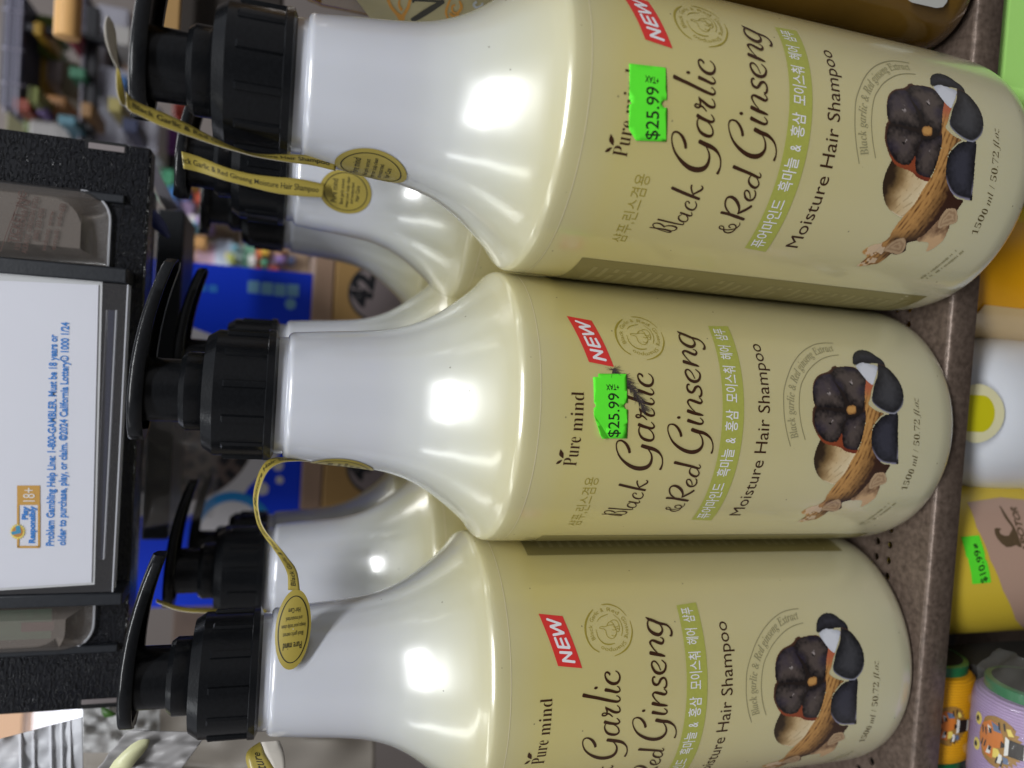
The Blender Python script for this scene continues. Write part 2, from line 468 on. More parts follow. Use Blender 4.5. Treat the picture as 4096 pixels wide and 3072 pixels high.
ART = json.loads('''{"title":[[[-4.17,14.782,0.034],[-4.168,14.604,0.044],[-4.169,14.339,0.054],[-4.19,14.112,0.065],[-4.222,13.996,0.065],[-4.265,14.029,0.035],[-4.254,14.18,0.03],[-4.217,14.39,0.027],[-4.174,14.553,0.027],[-4.112,14.676,0.034],[-4.053,14.721,0.039],[-3.996,14.691,0.043],[-3.973,14.582,0.048],[-3.99,14.467,0.053],[-4.039,14.361,0.054],[-4.083,14.301,0.039]],[[-4.088,14.298,0.029],[-4.048,14.273,0.034],[-4.012,14.169,0.044],[-4.004,14.027,0.054],[-4.027,13.908,0.059],[-4.066,13.854,0.059],[-4.126,13.862,0.045],[-4.169,13.915,0.035],[-4.188,13.987,0.03]],[[-3.835,14.633,0.062],[-3.863,14.354,0.057],[-3.892,14.054,0.053],[-3.906,13.83,0.048],[-3.904,13.709,0.044],[-3.87,13.686,0.029],[-3.834,13.722,0.024]],[[-3.495,13.97,0.061],[-3.519,13.832,0.065],[-3.552,13.673,0.066],[-3.555,13.575,0.052],[-3.51,13.546,0.038],[-3.434,13.604,0.028]],[[-3.559,13.899,0.028],[-3.605,13.963,0.038],[-3.69,13.958,0.052],[-3.761,13.878,0.057],[-3.794,13.759,0.053],[-3.773,13.647,0.043],[-3.704,13.616,0.038],[-3.623,13.659,0.033],[-3.561,13.741,0.028]],[[-3.149,13.8,0.036],[-3.11,13.816,0.041],[-3.083,13.881,0.036],[-3.119,13.927,0.036],[-3.187,13.923,0.045],[-3.28,13.849,0.055],[-3.339,13.717,0.069],[-3.343,13.595,0.065],[-3.277,13.526,0.051],[-3.167,13.529,0.041],[-3.054,13.618,0.027]],[[-2.734,14.566,0.1],[-2.818,14.208,0.101],[-2.896,13.848,0.098],[-2.957,13.514,0.086]],[[-2.562,13.936,0.057],[-2.646,13.923,0.053],[-2.765,13.85,0.049],[-2.872,13.755,0.031]],[[-2.831,13.778,0.053],[-2.751,13.666,0.067],[-2.664,13.555,0.071],[-2.609,13.528,0.057],[-2.557,13.559,0.04],[-2.534,13.604,0.026]],[[-1.501,14.467,0.088],[-1.372,14.52,0.1],[-1.214,14.636,0.095],[-1.118,14.77,0.07],[-1.091,14.888,0.058],[-1.139,14.98,0.053],[-1.268,15.0,0.041],[-1.435,14.949,0.045],[-1.632,14.829,0.062],[-1.803,14.647,0.084],[-1.966,14.394,0.122],[-2.062,14.138,0.149],[-2.076,13.9,0.163],[-2.012,13.709,0.154],[-1.877,13.609,0.115],[-1.694,13.596,0.077],[-1.542,13.645,0.055],[-1.426,13.733,0.042],[-1.348,13.811,0.038]],[[-1.249,14.048,0.126],[-1.302,13.833,0.135],[-1.343,13.637,0.127],[-1.41,13.456,0.106],[-1.518,13.31,0.072],[-1.659,13.205,0.051],[-1.834,13.153,0.047],[-1.976,13.152,0.069],[-2.093,13.178,0.095]],[[-0.521,14.258,0.118],[-0.576,14.093,0.108],[-0.622,13.887,0.093],[-0.631,13.744,0.078],[-0.572,13.673,0.062],[-0.483,13.724,0.042],[-0.422,13.798,0.031]],[[-0.58,14.191,0.031],[-0.671,14.238,0.046],[-0.81,14.212,0.061],[-0.96,14.096,0.087],[-1.037,13.925,0.103],[-1.053,13.751,0.093],[-0.99,13.655,0.067],[-0.871,13.664,0.052],[-0.741,13.754,0.041],[-0.654,13.896,0.031]],[[-0.352,13.969,0.036],[-0.261,14.079,0.052],[-0.227,14.167,0.062],[-0.283,14.245,0.057],[-0.283,14.337,0.062],[-0.25,14.383,0.052],[-0.202,14.355,0.052],[-0.192,14.283,0.047],[-0.21,14.211,0.052],[-0.112,14.207,0.062],[-0.033,14.248,0.057],[0.036,14.271,0.026]],[[-0.002,14.251,0.047],[-0.094,14.096,0.088],[-0.186,13.917,0.094],[-0.201,13.765,0.084],[-0.151,13.7,0.058],[-0.034,13.734,0.042],[0.045,13.82,0.032]],[[0.492,15.138,0.136],[0.428,14.883,0.115],[0.363,14.604,0.11],[0.25,14.179,0.105],[0.184,13.864,0.09],[0.203,13.752,0.069],[0.266,13.721,0.048],[0.345,13.773,0.037],[0.39,13.846,0.032]],[[0.62,14.298,0.123],[0.578,14.106,0.107],[0.517,13.878,0.091],[0.528,13.776,0.07],[0.582,13.732,0.049],[0.676,13.781,0.038],[0.716,13.847,0.027]],[[0.717,14.667,0.134],[0.702,14.664,0.134]],[[1.107,14.126,0.045],[1.166,14.145,0.073],[1.211,14.233,0.067],[1.162,14.301,0.05],[1.054,14.297,0.061],[0.922,14.217,0.093],[0.822,14.05,0.109],[0.817,13.88,0.104],[0.902,13.77,0.083],[1.043,13.737,0.061],[1.168,13.796,0.045],[1.237,13.892,0.034]],[[-3.551,11.744,0.028],[-3.633,11.711,0.033],[-3.739,11.749,0.039],[-3.792,11.809,0.04],[-3.864,12.003,0.04],[-3.876,12.197,0.037],[-3.865,12.332,0.045],[-3.823,12.39,0.039],[-3.766,12.381,0.039],[-3.758,12.3,0.034],[-3.806,12.227,0.034],[-3.891,12.196,0.04],[-3.967,12.094,0.046],[-3.976,11.945,0.052],[-3.899,11.826,0.051],[-3.774,11.789,0.045],[-3.679,11.838,0.045],[-3.644,11.941,0.045],[-3.67,12.043,0.045],[-3.731,12.07,0.039],[-3.777,12.018,0.034],[-3.766,11.981,0.028]],[[-3.291,12.569,0.091],[-3.31,12.273,0.097],[-3.364,11.964,0.109],[-3.419,11.657,0.093]],[[-3.264,12.274,0.043],[-3.164,12.424,0.053],[-3.023,12.542,0.052],[-2.862,12.588,0.057],[-2.762,12.535,0.072],[-2.745,12.409,0.093],[-2.809,12.248,0.104],[-2.937,12.094,0.095],[-3.105,11.982,0.064],[-3.263,11.963,0.043]],[[-3.258,11.966,0.043],[-3.167,11.857,0.091],[-3.055,11.709,0.091],[-2.94,11.596,0.09]],[[-2.698,11.747,0.031],[-2.569,11.813,0.036],[-2.486,11.897,0.051],[-2.463,11.977,0.051],[-2.504,12.025,0.046],[-2.595,12.002,0.057],[-2.703,11.915,0.073],[-2.762,11.783,0.078],[-2.732,11.654,0.068],[-2.628,11.601,0.057],[-2.495,11.631,0.046],[-2.426,11.701,0.031]],[[-1.814,12.685,0.113],[-1.882,12.339,0.1],[-1.951,11.983,0.095],[-1.997,11.8,0.086],[-2.015,11.672,0.061],[-1.963,11.635,0.045],[-1.908,11.668,0.035],[-1.868,11.718,0.025]],[[-2.0,11.994,0.03],[-2.088,12.028,0.045],[-2.203,11.995,0.066],[-2.301,11.865,0.087],[-2.342,11.715,0.087],[-2.282,11.63,0.061],[-2.189,11.629,0.046],[-2.091,11.702,0.035],[-2.041,11.77,0.03]],[[-0.862,12.609,0.093],[-0.74,12.654,0.093],[-0.587,12.767,0.088],[-0.484,12.905,0.068],[-0.466,13.05,0.049],[-0.519,13.136,0.049],[-0.645,13.151,0.039],[-0.826,13.083,0.044],[-1.04,12.932,0.068],[-1.212,12.716,0.098],[-1.35,12.441,0.123],[-1.415,12.176,0.138],[-1.396,11.96,0.149],[-1.306,11.809,0.124],[-1.162,11.73,0.084],[-1.004,11.745,0.06],[-0.854,11.819,0.045],[-0.714,11.952,0.035]],[[-0.621,12.211,0.133],[-0.685,11.985,0.134],[-0.719,11.757,0.114],[-0.8,11.575,0.09],[-0.927,11.422,0.06],[-1.104,11.324,0.045],[-1.284,11.291,0.05],[-1.431,11.315,0.08]],[[-0.311,12.395,0.126],[-0.368,12.165,0.104],[-0.412,11.935,0.087],[-0.391,11.832,0.069],[-0.325,11.803,0.052],[-0.254,11.861,0.041],[-0.203,11.931,0.029]],[[-0.215,12.762,0.131],[-0.233,12.76,0.131]],[[0.019,12.424,0.122],[-0.048,12.171,0.116],[-0.087,11.944,0.093],[-0.112,11.813,0.047]],[[0.01,12.145,0.029],[0.11,12.28,0.041],[0.241,12.393,0.053],[0.331,12.429,0.07],[0.397,12.384,0.059],[0.395,12.296,0.089],[0.345,12.103,0.101],[0.308,11.948,0.089],[0.357,11.87,0.059],[0.436,11.898,0.042],[0.497,11.98,0.03]],[[0.92,12.343,0.043],[0.949,12.374,0.055],[0.903,12.432,0.061],[0.793,12.435,0.072],[0.696,12.373,0.096],[0.666,12.252,0.084],[0.741,12.172,0.091],[0.842,12.107,0.097],[0.892,11.993,0.074],[0.818,11.906,0.067],[0.694,11.876,0.067],[0.591,11.895,0.078],[0.534,11.949,0.06],[0.561,11.987,0.036]],[[1.164,12.107,0.037],[1.346,12.188,0.044],[1.459,12.288,0.058],[1.475,12.391,0.058],[1.394,12.454,0.063],[1.267,12.427,0.081],[1.109,12.311,0.105],[1.055,12.13,0.111],[1.106,11.973,0.093],[1.236,11.893,0.076],[1.374,11.896,0.058],[1.503,12.033,0.039]],[[1.771,12.471,0.132],[1.714,12.223,0.125],[1.663,12.006,0.099],[1.63,11.888,0.052]],[[1.762,12.184,0.033],[1.87,12.295,0.047],[2.033,12.405,0.061],[2.124,12.435,0.076],[2.189,12.374,0.07],[2.183,12.27,0.098],[2.108,12.091,0.111],[2.076,11.959,0.097],[2.16,11.877,0.07],[2.245,11.901,0.05],[2.285,11.989,0.036]],[[3.03,12.442,0.024],[2.96,12.349,0.103],[2.887,12.159,0.117],[2.785,11.927,0.108],[2.73,11.68,0.084],[2.625,11.545,0.068],[2.483,11.484,0.074],[2.348,11.518,0.087],[2.325,11.579,0.058]],[[2.912,12.363,0.039],[2.788,12.421,0.061],[2.592,12.395,0.096],[2.445,12.244,0.13],[2.385,12.038,0.123],[2.474,11.886,0.088],[2.619,11.858,0.06],[2.762,11.934,0.038]]],"new_box":[[1.518,16.071],[1.399,15.168],[3.201,15.716],[3.323,16.61]],"new_txt":[[[1.967,15.972,0.088],[1.922,15.542,0.097]],[[1.922,15.542,0.085],[1.694,15.883,0.083]],[[1.692,15.884,0.095],[1.622,15.442,0.087]],[[2.151,16.02,0.09],[2.101,15.597,0.09]],[[2.462,16.114,0.088],[2.144,16.015,0.085]],[[2.427,15.906,0.088],[2.134,15.815,0.086]],[[2.42,15.724,0.088],[2.107,15.6,0.086]],[[2.559,16.161,0.088],[2.613,15.76,0.098]],[[2.613,15.76,0.085],[2.852,16.232,0.086]],[[2.852,16.232,0.095],[2.92,15.834,0.097]],[[2.92,15.834,0.083],[3.111,16.328,0.084]]],"stamp":[[[3.394,14.494,0.03],[3.173,14.714,0.063],[2.888,14.877,0.07],[2.569,14.922,0.063],[2.276,14.858,0.053],[2.045,14.703,0.043],[1.899,14.48,0.034]],[[3.563,14.106,0.026],[3.568,13.815,0.047],[3.464,13.533,0.036],[3.316,13.352,0.03],[3.114,13.207,0.015]],[[2.93,13.1,0.015],[2.634,13.074,0.038],[2.393,13.122,0.055],[2.121,13.25,0.049],[1.943,13.424,0.057],[1.82,13.64,0.039],[1.738,13.89,0.021]],[[2.944,14.421,0.014],[3.096,14.254,0.034],[3.205,13.94,0.02]],[[2.677,14.502,0.014],[2.388,14.452,0.027],[2.192,14.272,0.04],[2.139,14.044,0.044],[2.166,13.833,0.022]],[[3.182,13.724,0.012],[2.991,13.53,0.019],[2.747,13.458,0.024],[2.576,13.472,0.023],[2.406,13.535,0.018]],[[2.81,13.797,0.021],[2.801,13.996,0.021],[2.759,14.137,0.021],[2.764,14.299,0.021],[2.715,14.354,0.021],[2.692,14.283,0.021],[2.67,14.179,0.021],[2.603,14.128,0.021],[2.509,14.121,0.02],[2.407,14.081,0.02],[2.342,13.985,0.02],[2.339,13.877,0.02],[2.41,13.775,0.02],[2.507,13.722,0.021],[2.555,13.723,0.021]],[[2.778,14.067,0.021],[2.87,14.002,0.021],[2.925,13.901,0.021],[2.887,13.822,0.021],[2.804,13.776,0.021],[2.673,13.741,0.021],[2.57,13.687,0.021],[2.57,13.621,0.021],[2.663,13.573,0.021],[2.81,13.576,0.021],[2.943,13.631,0.022],[2.983,13.754,0.022],[2.955,13.861,0.022]],[[2.739,13.813,0.021],[2.724,13.707,0.021],[2.759,13.599,0.021]],[[2.636,13.88,0.021],[2.624,13.752,0.021],[2.681,13.651,0.021],[2.636,13.606,0.021]],[[2.444,13.921,0.02],[2.418,13.817,0.02],[2.483,13.738,0.021]]],"stamp_c":[2.655,13.985,0.925],"arc_out":[[-1.083,8.09],[-0.676,8.282],[-0.261,8.416],[0.128,8.484],[0.536,8.492],[0.879,8.459],[1.207,8.342],[1.512,8.185],[1.831,7.987],[2.155,7.718],[2.445,7.408],[2.695,7.059],[2.876,6.725],[2.986,6.466],[3.047,6.226],[3.088,5.939],[3.107,5.633]],"arc_in":[[-0.822,7.494],[-0.467,7.657],[-0.162,7.756],[0.153,7.813],[0.438,7.827],[0.782,7.789],[1.103,7.701],[1.311,7.595],[1.517,7.441],[1.724,7.273],[1.93,7.044],[2.121,6.785],[2.276,6.528],[2.376,6.31],[2.448,6.099],[2.504,5.866],[2.548,5.608]],"arc_txt":[[-0.755,7.784],[-0.274,7.966],[0.197,8.047],[0.614,8.029],[0.994,7.937],[1.309,7.803],[1.669,7.565],[1.98,7.289],[2.219,7.015],[2.408,6.746],[2.525,6.494],[2.644,6.131],[2.709,5.731]],"vol_txt":[[-2.766,2.123],[-2.234,2.16],[-1.869,2.128],[-1.518,2.149],[-1.089,2.186],[-0.663,2.217],[-0.152,2.256],[0.37,2.281],[0.961,2.28]],"moist":[[-4.224,9.204],[-3.534,9.093],[-2.656,9.039],[-1.734,8.998],[-0.942,9.018],[-0.245,9.105],[0.554,9.182],[1.418,9.223],[2.103,9.209],[2.751,9.167]],"band":[[-4.505,11.352],[-4.572,10.53],[3.521,10.161],[3.423,11.019]],"band_txt":[[-4.588,11.231],[-3.728,10.765],[-2.895,10.369]],"pure":[[-2.029,16.429],[-1.47,16.337],[-0.911,16.303],[-0.367,16.295],[0.037,16.294],[0.475,16.31]],"kor":[[-4.89,15.377],[-3.683,15.46],[-2.927,15.452],[-2.506,15.424]],"price2":[[0.992,15.964],[1.003,15.776],[1.12,15.77],[1.169,14.732],[0.614,14.737],[0.19,14.716],[0.169,14.809],[0.086,14.856],[-0.017,14.803],[-0.04,14.704],[-0.525,14.682],[-1.01,14.654],[-1.032,15.301],[-1.026,15.609],[-0.905,15.693],[-0.616,15.802],[-0.315,15.916],[-0.06,15.94],[0.032,15.86],[0.149,15.937]],"price2_fold":[[-0.267,15.915],[-0.516,15.706],[-1.032,15.292],[-1.026,15.609],[-0.905,15.693],[-0.616,15.802]],"price2_txt":[[-0.971,14.973],[-0.667,14.989],[-0.343,15.016],[-0.019,15.034],[0.272,15.049],[0.532,15.056]],"price2_tax":[[0.579,15.041],[0.554,15.509],[0.78,15.036]],"price1":[[0.61,16.629],[0.709,15.434],[-0.245,15.343],[-0.262,15.445],[-0.378,15.5],[-0.475,15.42],[-0.465,15.307],[-1.419,15.167],[-1.531,16.146],[-1.247,16.437],[-0.576,16.538],[-0.527,16.474],[-0.386,16.561]],"price1_txt":[[-1.403,15.46],[-1.075,15.496],[-0.693,15.556],[-0.309,15.608],[0.083,15.648]],"price1_tax":[[0.145,15.639],[0.065,16.104],[0.347,15.65]],"mini":[[[-4.862,2.828],[-3.449,2.27]],[[-4.897,3.073],[-3.454,2.598]]],"pic":{"slice":[[-0.797,6.844],[-1.092,6.943],[-1.355,6.978],[-1.636,6.949],[-1.908,6.821],[-2.153,6.632],[-2.336,6.403],[-2.465,6.119],[-2.565,5.784],[-2.575,5.559],[-2.4,5.405],[-2.03,5.282],[-1.573,5.175],[-1.196,5.067],[-1.061,5.671],[-0.973,6.068],[-0.901,6.575]],"bulb":[[-0.366,7.174],[-0.188,7.246],[0.094,7.262],[0.339,7.233],[0.448,7.162],[0.686,7.215],[0.939,7.209],[1.209,7.152],[1.386,7.068],[1.552,6.919],[1.677,6.712],[1.786,6.383],[1.913,6.198],[2.006,6.111],[2.074,5.936],[2.03,5.856],[2.068,5.534],[2.073,5.219],[2.031,4.979],[1.774,4.767],[1.623,4.645],[1.109,4.736],[0.57,4.851],[0.076,4.831],[-0.298,4.892],[-0.789,4.972],[-1.165,5.093],[-1.247,5.08],[-1.248,5.361],[-1.188,5.63],[-1.075,5.852],[-1.031,6.05],[-0.98,6.371],[-0.921,6.63],[-0.787,6.846],[-0.622,7.005]],"skin":[[-0.622,7.005],[-0.787,6.846],[-0.921,6.63],[-0.991,6.368],[-1.023,6.083],[-1.087,5.849],[-1.2,5.626],[-1.26,5.357],[-1.259,5.076],[-1.14,5.086],[-1.134,5.4],[-1.014,5.748],[-0.558,5.881],[-0.599,6.01],[-0.818,6.049],[-0.881,6.338],[-0.808,6.66],[-0.651,6.878]],"clove1":[[1.221,7.091],[1.437,6.939],[1.589,6.73],[1.681,6.407],[1.636,6.202],[1.394,6.156],[1.146,6.039],[0.907,5.908],[0.62,5.799],[0.44,5.829],[0.381,6.043],[0.394,6.348],[0.403,6.681],[0.396,6.951],[0.501,7.133],[0.69,7.191],[0.997,7.174]],"clove2":[[1.824,6.128],[1.982,5.87],[2.035,5.544],[2.041,5.229],[1.973,4.965],[1.743,4.775],[1.59,4.669],[1.106,4.752],[0.568,4.867],[0.363,5.052],[0.548,5.304],[0.65,5.613],[0.934,5.752],[1.218,5.937],[1.451,6.147]],"clove3":[[-0.265,7.131],[-0.036,7.175],[0.211,7.122],[0.27,6.976],[0.31,6.648],[0.27,6.282],[0.249,5.945],[0.176,5.787],[-0.013,5.754],[-0.222,5.866],[-0.564,5.926],[-0.799,6.085],[-0.858,6.344],[-0.763,6.672],[-0.523,6.966]],"clove4":[[0.074,5.655],[0.13,5.288],[0.32,4.847],[0.074,4.846],[-0.298,4.892],[-0.766,4.978],[-1.117,5.093],[-1.111,5.407],[-1.01,5.718],[-0.743,5.853],[-0.362,5.843]],"core":[[0.331,5.734],[0.464,5.676],[0.531,5.491],[0.508,5.32],[0.378,5.277],[0.237,5.311],[0.194,5.479],[0.197,5.65]],"stem":[[1.567,4.642],[1.46,4.458],[1.397,4.343],[1.099,4.484],[0.763,4.609],[0.598,4.678],[0.395,4.36],[0.279,3.973],[0.152,4.157],[-0.022,4.331],[-0.24,4.491],[-0.513,4.535],[-0.845,4.5],[-1.075,4.413],[-1.295,4.24],[-1.508,3.994],[-1.664,3.667],[-1.68,3.398],[-1.806,3.404],[-2.044,3.479],[-2.293,3.407],[-2.293,3.407],[-2.478,3.627],[-2.781,3.897],[-3.042,4.215],[-3.31,4.52],[-3.471,4.86],[-3.757,4.717],[-3.987,5.001],[-3.966,5.21],[-4.193,5.298],[-4.458,5.449],[-4.52,5.628],[-4.633,5.896],[-4.7,6.229],[-4.453,6.162],[-4.207,6.123],[-4.084,6.434],[-3.89,6.414],[-3.675,6.185],[-3.582,5.933],[-3.356,5.77],[-3.102,5.777],[-2.741,5.714],[-2.464,5.59],[-2.058,5.394],[-1.547,5.248],[-1.163,5.078],[-0.789,4.972],[-0.298,4.892],[0.076,4.831],[0.568,4.867],[1.098,4.801]],"root2":[[-2.472,4.119],[-2.754,4.239],[-3.047,4.374],[-3.242,4.567],[-3.345,4.463],[-3.325,4.084],[-3.426,3.946],[-3.688,3.849],[-3.572,3.672],[-3.372,3.522],[-3.127,3.433],[-2.823,3.475],[-2.586,3.544]],"chip1":[[-2.068,3.988],[-2.008,3.759],[-2.038,3.548],[-2.221,3.366],[-2.37,3.296],[-2.508,3.345],[-2.641,3.658],[-2.762,3.909],[-2.597,4.061],[-2.363,4.085]],"chip2":[[-3.303,5.265],[-3.284,5.118],[-3.462,4.915],[-3.661,4.821],[-3.88,4.821],[-3.948,4.965],[-3.914,5.314],[-3.877,5.63],[-3.642,5.606],[-3.417,5.475]],"clove5":[[2.514,4.984],[2.71,4.823],[2.859,4.564],[2.9,4.318],[2.837,4.023],[2.631,3.758],[2.469,3.566],[2.215,3.518],[2.2,3.736],[2.287,3.932],[2.257,4.362],[2.269,4.678],[2.141,4.976],[2.231,5.073]],"clove6":[[2.299,3.878],[2.231,3.594],[2.084,3.383],[1.845,3.197],[1.605,3.064],[1.307,2.979],[1.035,2.971],[0.733,3.031],[0.504,3.168],[0.329,3.394],[0.275,3.586],[0.318,3.878],[0.425,4.17],[0.587,4.425],[0.773,4.545],[1.05,4.458],[1.403,4.31],[1.795,4.059]],"white":[[2.12,4.999],[2.269,4.678],[2.257,4.362],[2.199,3.964],[1.991,3.985],[1.622,4.199],[1.377,4.378],[1.494,4.578],[1.743,4.775],[1.98,4.931]],"clove7":[[0.139,4.156],[0.251,3.907],[0.28,3.716],[0.336,3.352],[-0.195,3.316],[-0.677,3.258],[-1.25,3.138],[-1.393,3.098],[-1.656,3.014],[-1.656,3.212],[-1.644,3.513],[-1.586,3.832],[-1.426,4.125],[-1.165,4.366],[-0.847,4.515],[-0.513,4.535],[-0.212,4.464]]}}''')

# ------------------------------------------------------------------ the shop shelf
def noise_mat_shelf():
    m = mat('hammered_brown_metal', lin((122, 106, 96)), rough=0.40, metal=0.35, spec=0.5, coat=0.0)
    nt = m.node_tree
    b = nt.nodes['Principled BSDF']
    tc = nt.nodes.new('ShaderNodeTexCoord')
    n = nt.nodes.new('ShaderNodeTexNoise'); n.inputs['Scale'].default_value = 420; n.inputs['Detail'].default_value = 6
    n2 = nt.nodes.new('ShaderNodeTexNoise'); n2.inputs['Scale'].default_value = 60; n2.inputs['Detail'].default_value = 5
    nt.links.new(tc.outputs['Object'], n.inputs['Vector'])
    nt.links.new(tc.outputs['Object'], n2.inputs['Vector'])
    cr = nt.nodes.new('ShaderNodeValToRGB')
    cr.color_ramp.elements[0].position, cr.color_ramp.elements[1].position = 0.36, 0.66
    cr.color_ramp.elements[0].color = (*lin((84, 71, 62)), 1)
    cr.color_ramp.elements[1].color = (*lin((120, 104, 93)), 1)
    mx = nt.nodes.new('ShaderNodeMath'); mx.operation = 'MULTIPLY_ADD'; mx.inputs[1].default_value = 0.30
    nt.links.new(n2.outputs['Fac'], mx.inputs[0])
    ml = nt.nodes.new('ShaderNodeMath'); ml.operation = 'MULTIPLY'; ml.inputs[1].default_value = 0.70
    nt.links.new(n.outputs['Fac'], ml.inputs[0])
    nt.links.new(ml.outputs[0], mx.inputs[2])
    nt.links.new(mx.outputs[0], cr.inputs['Fac'])
    nt.links.new(cr.outputs['Color'], b.inputs['Base Color'])
    bp = nt.nodes.new('ShaderNodeBump'); bp.inputs['Strength'].default_value = 0.35; bp.inputs['Distance'].default_value = 0.0007
    nt.links.new(n.outputs['Fac'], bp.inputs['Height'])
    nt.links.new(bp.outputs['Normal'], b.inputs['Normal'])
    return m


SHELF = noise_mat_shelf()
YE, LIP = 23.88, 1.41
shelf = thing('metal_shelf', 'brown hammered metal shelf board with punched holes under the shampoo bottles', 'shelf', (0, YE, 0))
O = (0, YE, 0)
# profile of the folded front edge, swept along x; behind it the flat top with two rows of punched holes
prof = [(0.95, -0.12), (0.95, -LIP + 0.15), (0.75, -LIP), (0.12, -LIP), (0.0, -LIP + 0.12), (0.0, -0.22), (0.03, -0.10), (0.10, -0.03), (0.22, 0.0)]
mb = MB()
xs = np.linspace(-60, 60, 61)
mb.grid([[(x, YE + y, z) for x in xs] for y, z in prof])
# perforated bands
HR = 0.17
hole_y0 = 25.76
ROWS = 24
yr0, yr1 = hole_y0, hole_y0 + ROWS * 0.69
mb.grid([[(x, y, 0) for x in xs] for y in (YE + 0.22, YE + 1.0, yr0)])
mb.grid([[(x, y, 0) for x in xs] for y in (yr1, yr1 + 20, 75)])
mb.grid([[(x, y, -0.12) for x in (-60, 60)] for y in (yr1 + 0.5, 75)])
NH = 16
for j in range(ROWS):
    for i in range(-44, 34):
        x0, x1 = i * 0.69 - 0.42, (i + 1) * 0.69 - 0.42
        y0, y1 = yr0 + j * 0.69, yr0 + (j + 1) * 0.69
        cx, cy = (x0 + x1) / 2, (y0 + y1) / 2
        # square frame around a round hole
        if j % 6 > 1:
            mb.add([(x0, y0, 0), (x1, y0, 0), (x1, y1, 0), (x0, y1, 0)], [(0, 1, 2, 3)])
            continue
        outer, inner = [], []
        for k in range(NH):
            a = 2 * math.pi * k / NH + math.pi / 4
            ca, sa = math.cos(a), math.sin(a)
            m_ = max(abs(ca), abs(sa))
            outer.append((cx + 0.345 * ca / m_, cy + 0.345 * sa / m_, 0))
            inner.append((cx + HR * ca, cy + HR * sa, 0))
        low = [(x, y, -0.12) for x, y, z in inner]
        vs = outer + inner + low
        fs = []
        for k in range(NH):
            n_ = (k + 1) % NH
            fs.append((k, n_, NH + n_, NH + k))
            fs.append((NH + k, NH + n_, 2 * NH + n_, 2 * NH + k))
        mb.add(vs, fs)
XL_, XR_ = -44 * 0.69 - 0.42, 34 * 0.69 - 0.42
mb.add([(-60, yr0, 0), (XL_, yr0, 0), (XL_, yr1, 0), (-60, yr1, 0)], [(0, 1, 2, 3)])
mb.add([(XR_, yr0, 0), (60, yr0, 0), (60, yr1, 0), (XR_, yr1, 0)], [(0, 1, 2, 3)])
link('shelf_board', mb, SHELF, shelf, O, angle=50)
mb = MB()
mb.box((-60, YE + 1.3, -1.2), (60, YE + 1.5, -0.13))
mb.box((-60, 60, -1.2), (60, 60.2, -0.13))
link('stiffening_rib', mb, SHELF, shelf, O)

# ------------------------------------------------------------------ one shampoo bottle, built standing at the origin, label towards -y
PROF = [(0, 4.55), (0.15, 4.75), (0.5, 4.98), (1.2, 5.12), (3, 5.17), (6, 5.17), (12, 5.17), (17.0, 5.16), (18.0, 5.15), (18.28, 5.12), (18.44, 5.03),
        (18.56, 4.89), (18.80, 4.60), (19.25, 4.18), (19.8, 3.74), (20.5, 3.26), (21.3, 2.87), (22.2, 2.62), (23.2, 2.49), (24.5, 2.37), (25.4, 2.28)]
_pz = np.array([a for a, b in PROF], float)
_pr = np.array([b for a, b in PROF], float)


def _pchip(x, xk, yk):
    h = np.diff(xk); d = np.diff(yk) / h; m = np.zeros_like(yk)
    for i in range(1, len(xk) - 1):
        if d[i - 1] * d[i] > 0:
            w1, w2 = 2 * h[i] + h[i - 1], h[i] + 2 * h[i - 1]
            m[i] = (w1 + w2) / (w1 / d[i - 1] + w2 / d[i])
    m[0], m[-1] = d[0], d[-1]
    i = np.clip(np.searchsorted(xk, x) - 1, 0, len(xk) - 2)
    t = (x - xk[i]) / h[i]
    return (2 * t**3 - 3 * t**2 + 1) * yk[i] + (t**3 - 2 * t**2 + t) * h[i] * m[i] + (-2 * t**3 + 3 * t**2) * yk[i + 1] + (t**3 - t**2) * h[i] * m[i + 1]


_tabz = np.linspace(0, 25.4, 1271)
_tabr = _pchip(_tabz, _pz, _pr)


def RAD(z):
    return float(np.interp(z, _tabz, _tabr))


def wrap(u, v, lift=0.0, off=0.012):
    """label coordinates (cm along the girth, cm up) -> the bottle's surface"""
    th = u / 5.18
    r = RAD(v) + off + lift
    return (r * math.sin(th), -r * math.cos(th), v)


bottle = thing('shampoo_bottle', 'x', 'shampoo bottle', (0, 0, 0), 0, 'shampoo pump bottles on the shelf')
mb = MB()
zs = list(np.linspace(0.0, 1.2, 14)) + list(np.linspace(1.6, 17.0, 16)) + list(np.linspace(17.2, 18.1, 6)) + list(np.linspace(18.16, 19.0, 30)) + list(np.linspace(19.08, 25.4, 62))
pf = [(0.0, 0.35), (2.5, 0.32), (4.0, 0.12), (4.3, 0.0)] + [(RAD(z), z) for z in zs] + [(2.27, 25.48), (2.23, 25.56), (2.16, 25.62), (2.08, 25.64), (2.08, 25.95)]
pf = [(max(r, 0.001), z) for r, z in pf]
mb.lathe(pf, 128, closed_top=True, closed_bot=False)
body = link('body', mb, PEARL, bottle, angle=60)

# --- printing on the front
def lay(name, material, parent=None):
    def done(mb):
        return link(name, mb, material, parent or body, smooth=True, angle=60)
    return done


mb = MB()
for i, st in enumerate(ART['title']):
    brush(mb, st, lambda x, y, l=0.0: wrap(x, y, l), lift=0.0004 * i)
lay('title_lettering', INK)(mb)

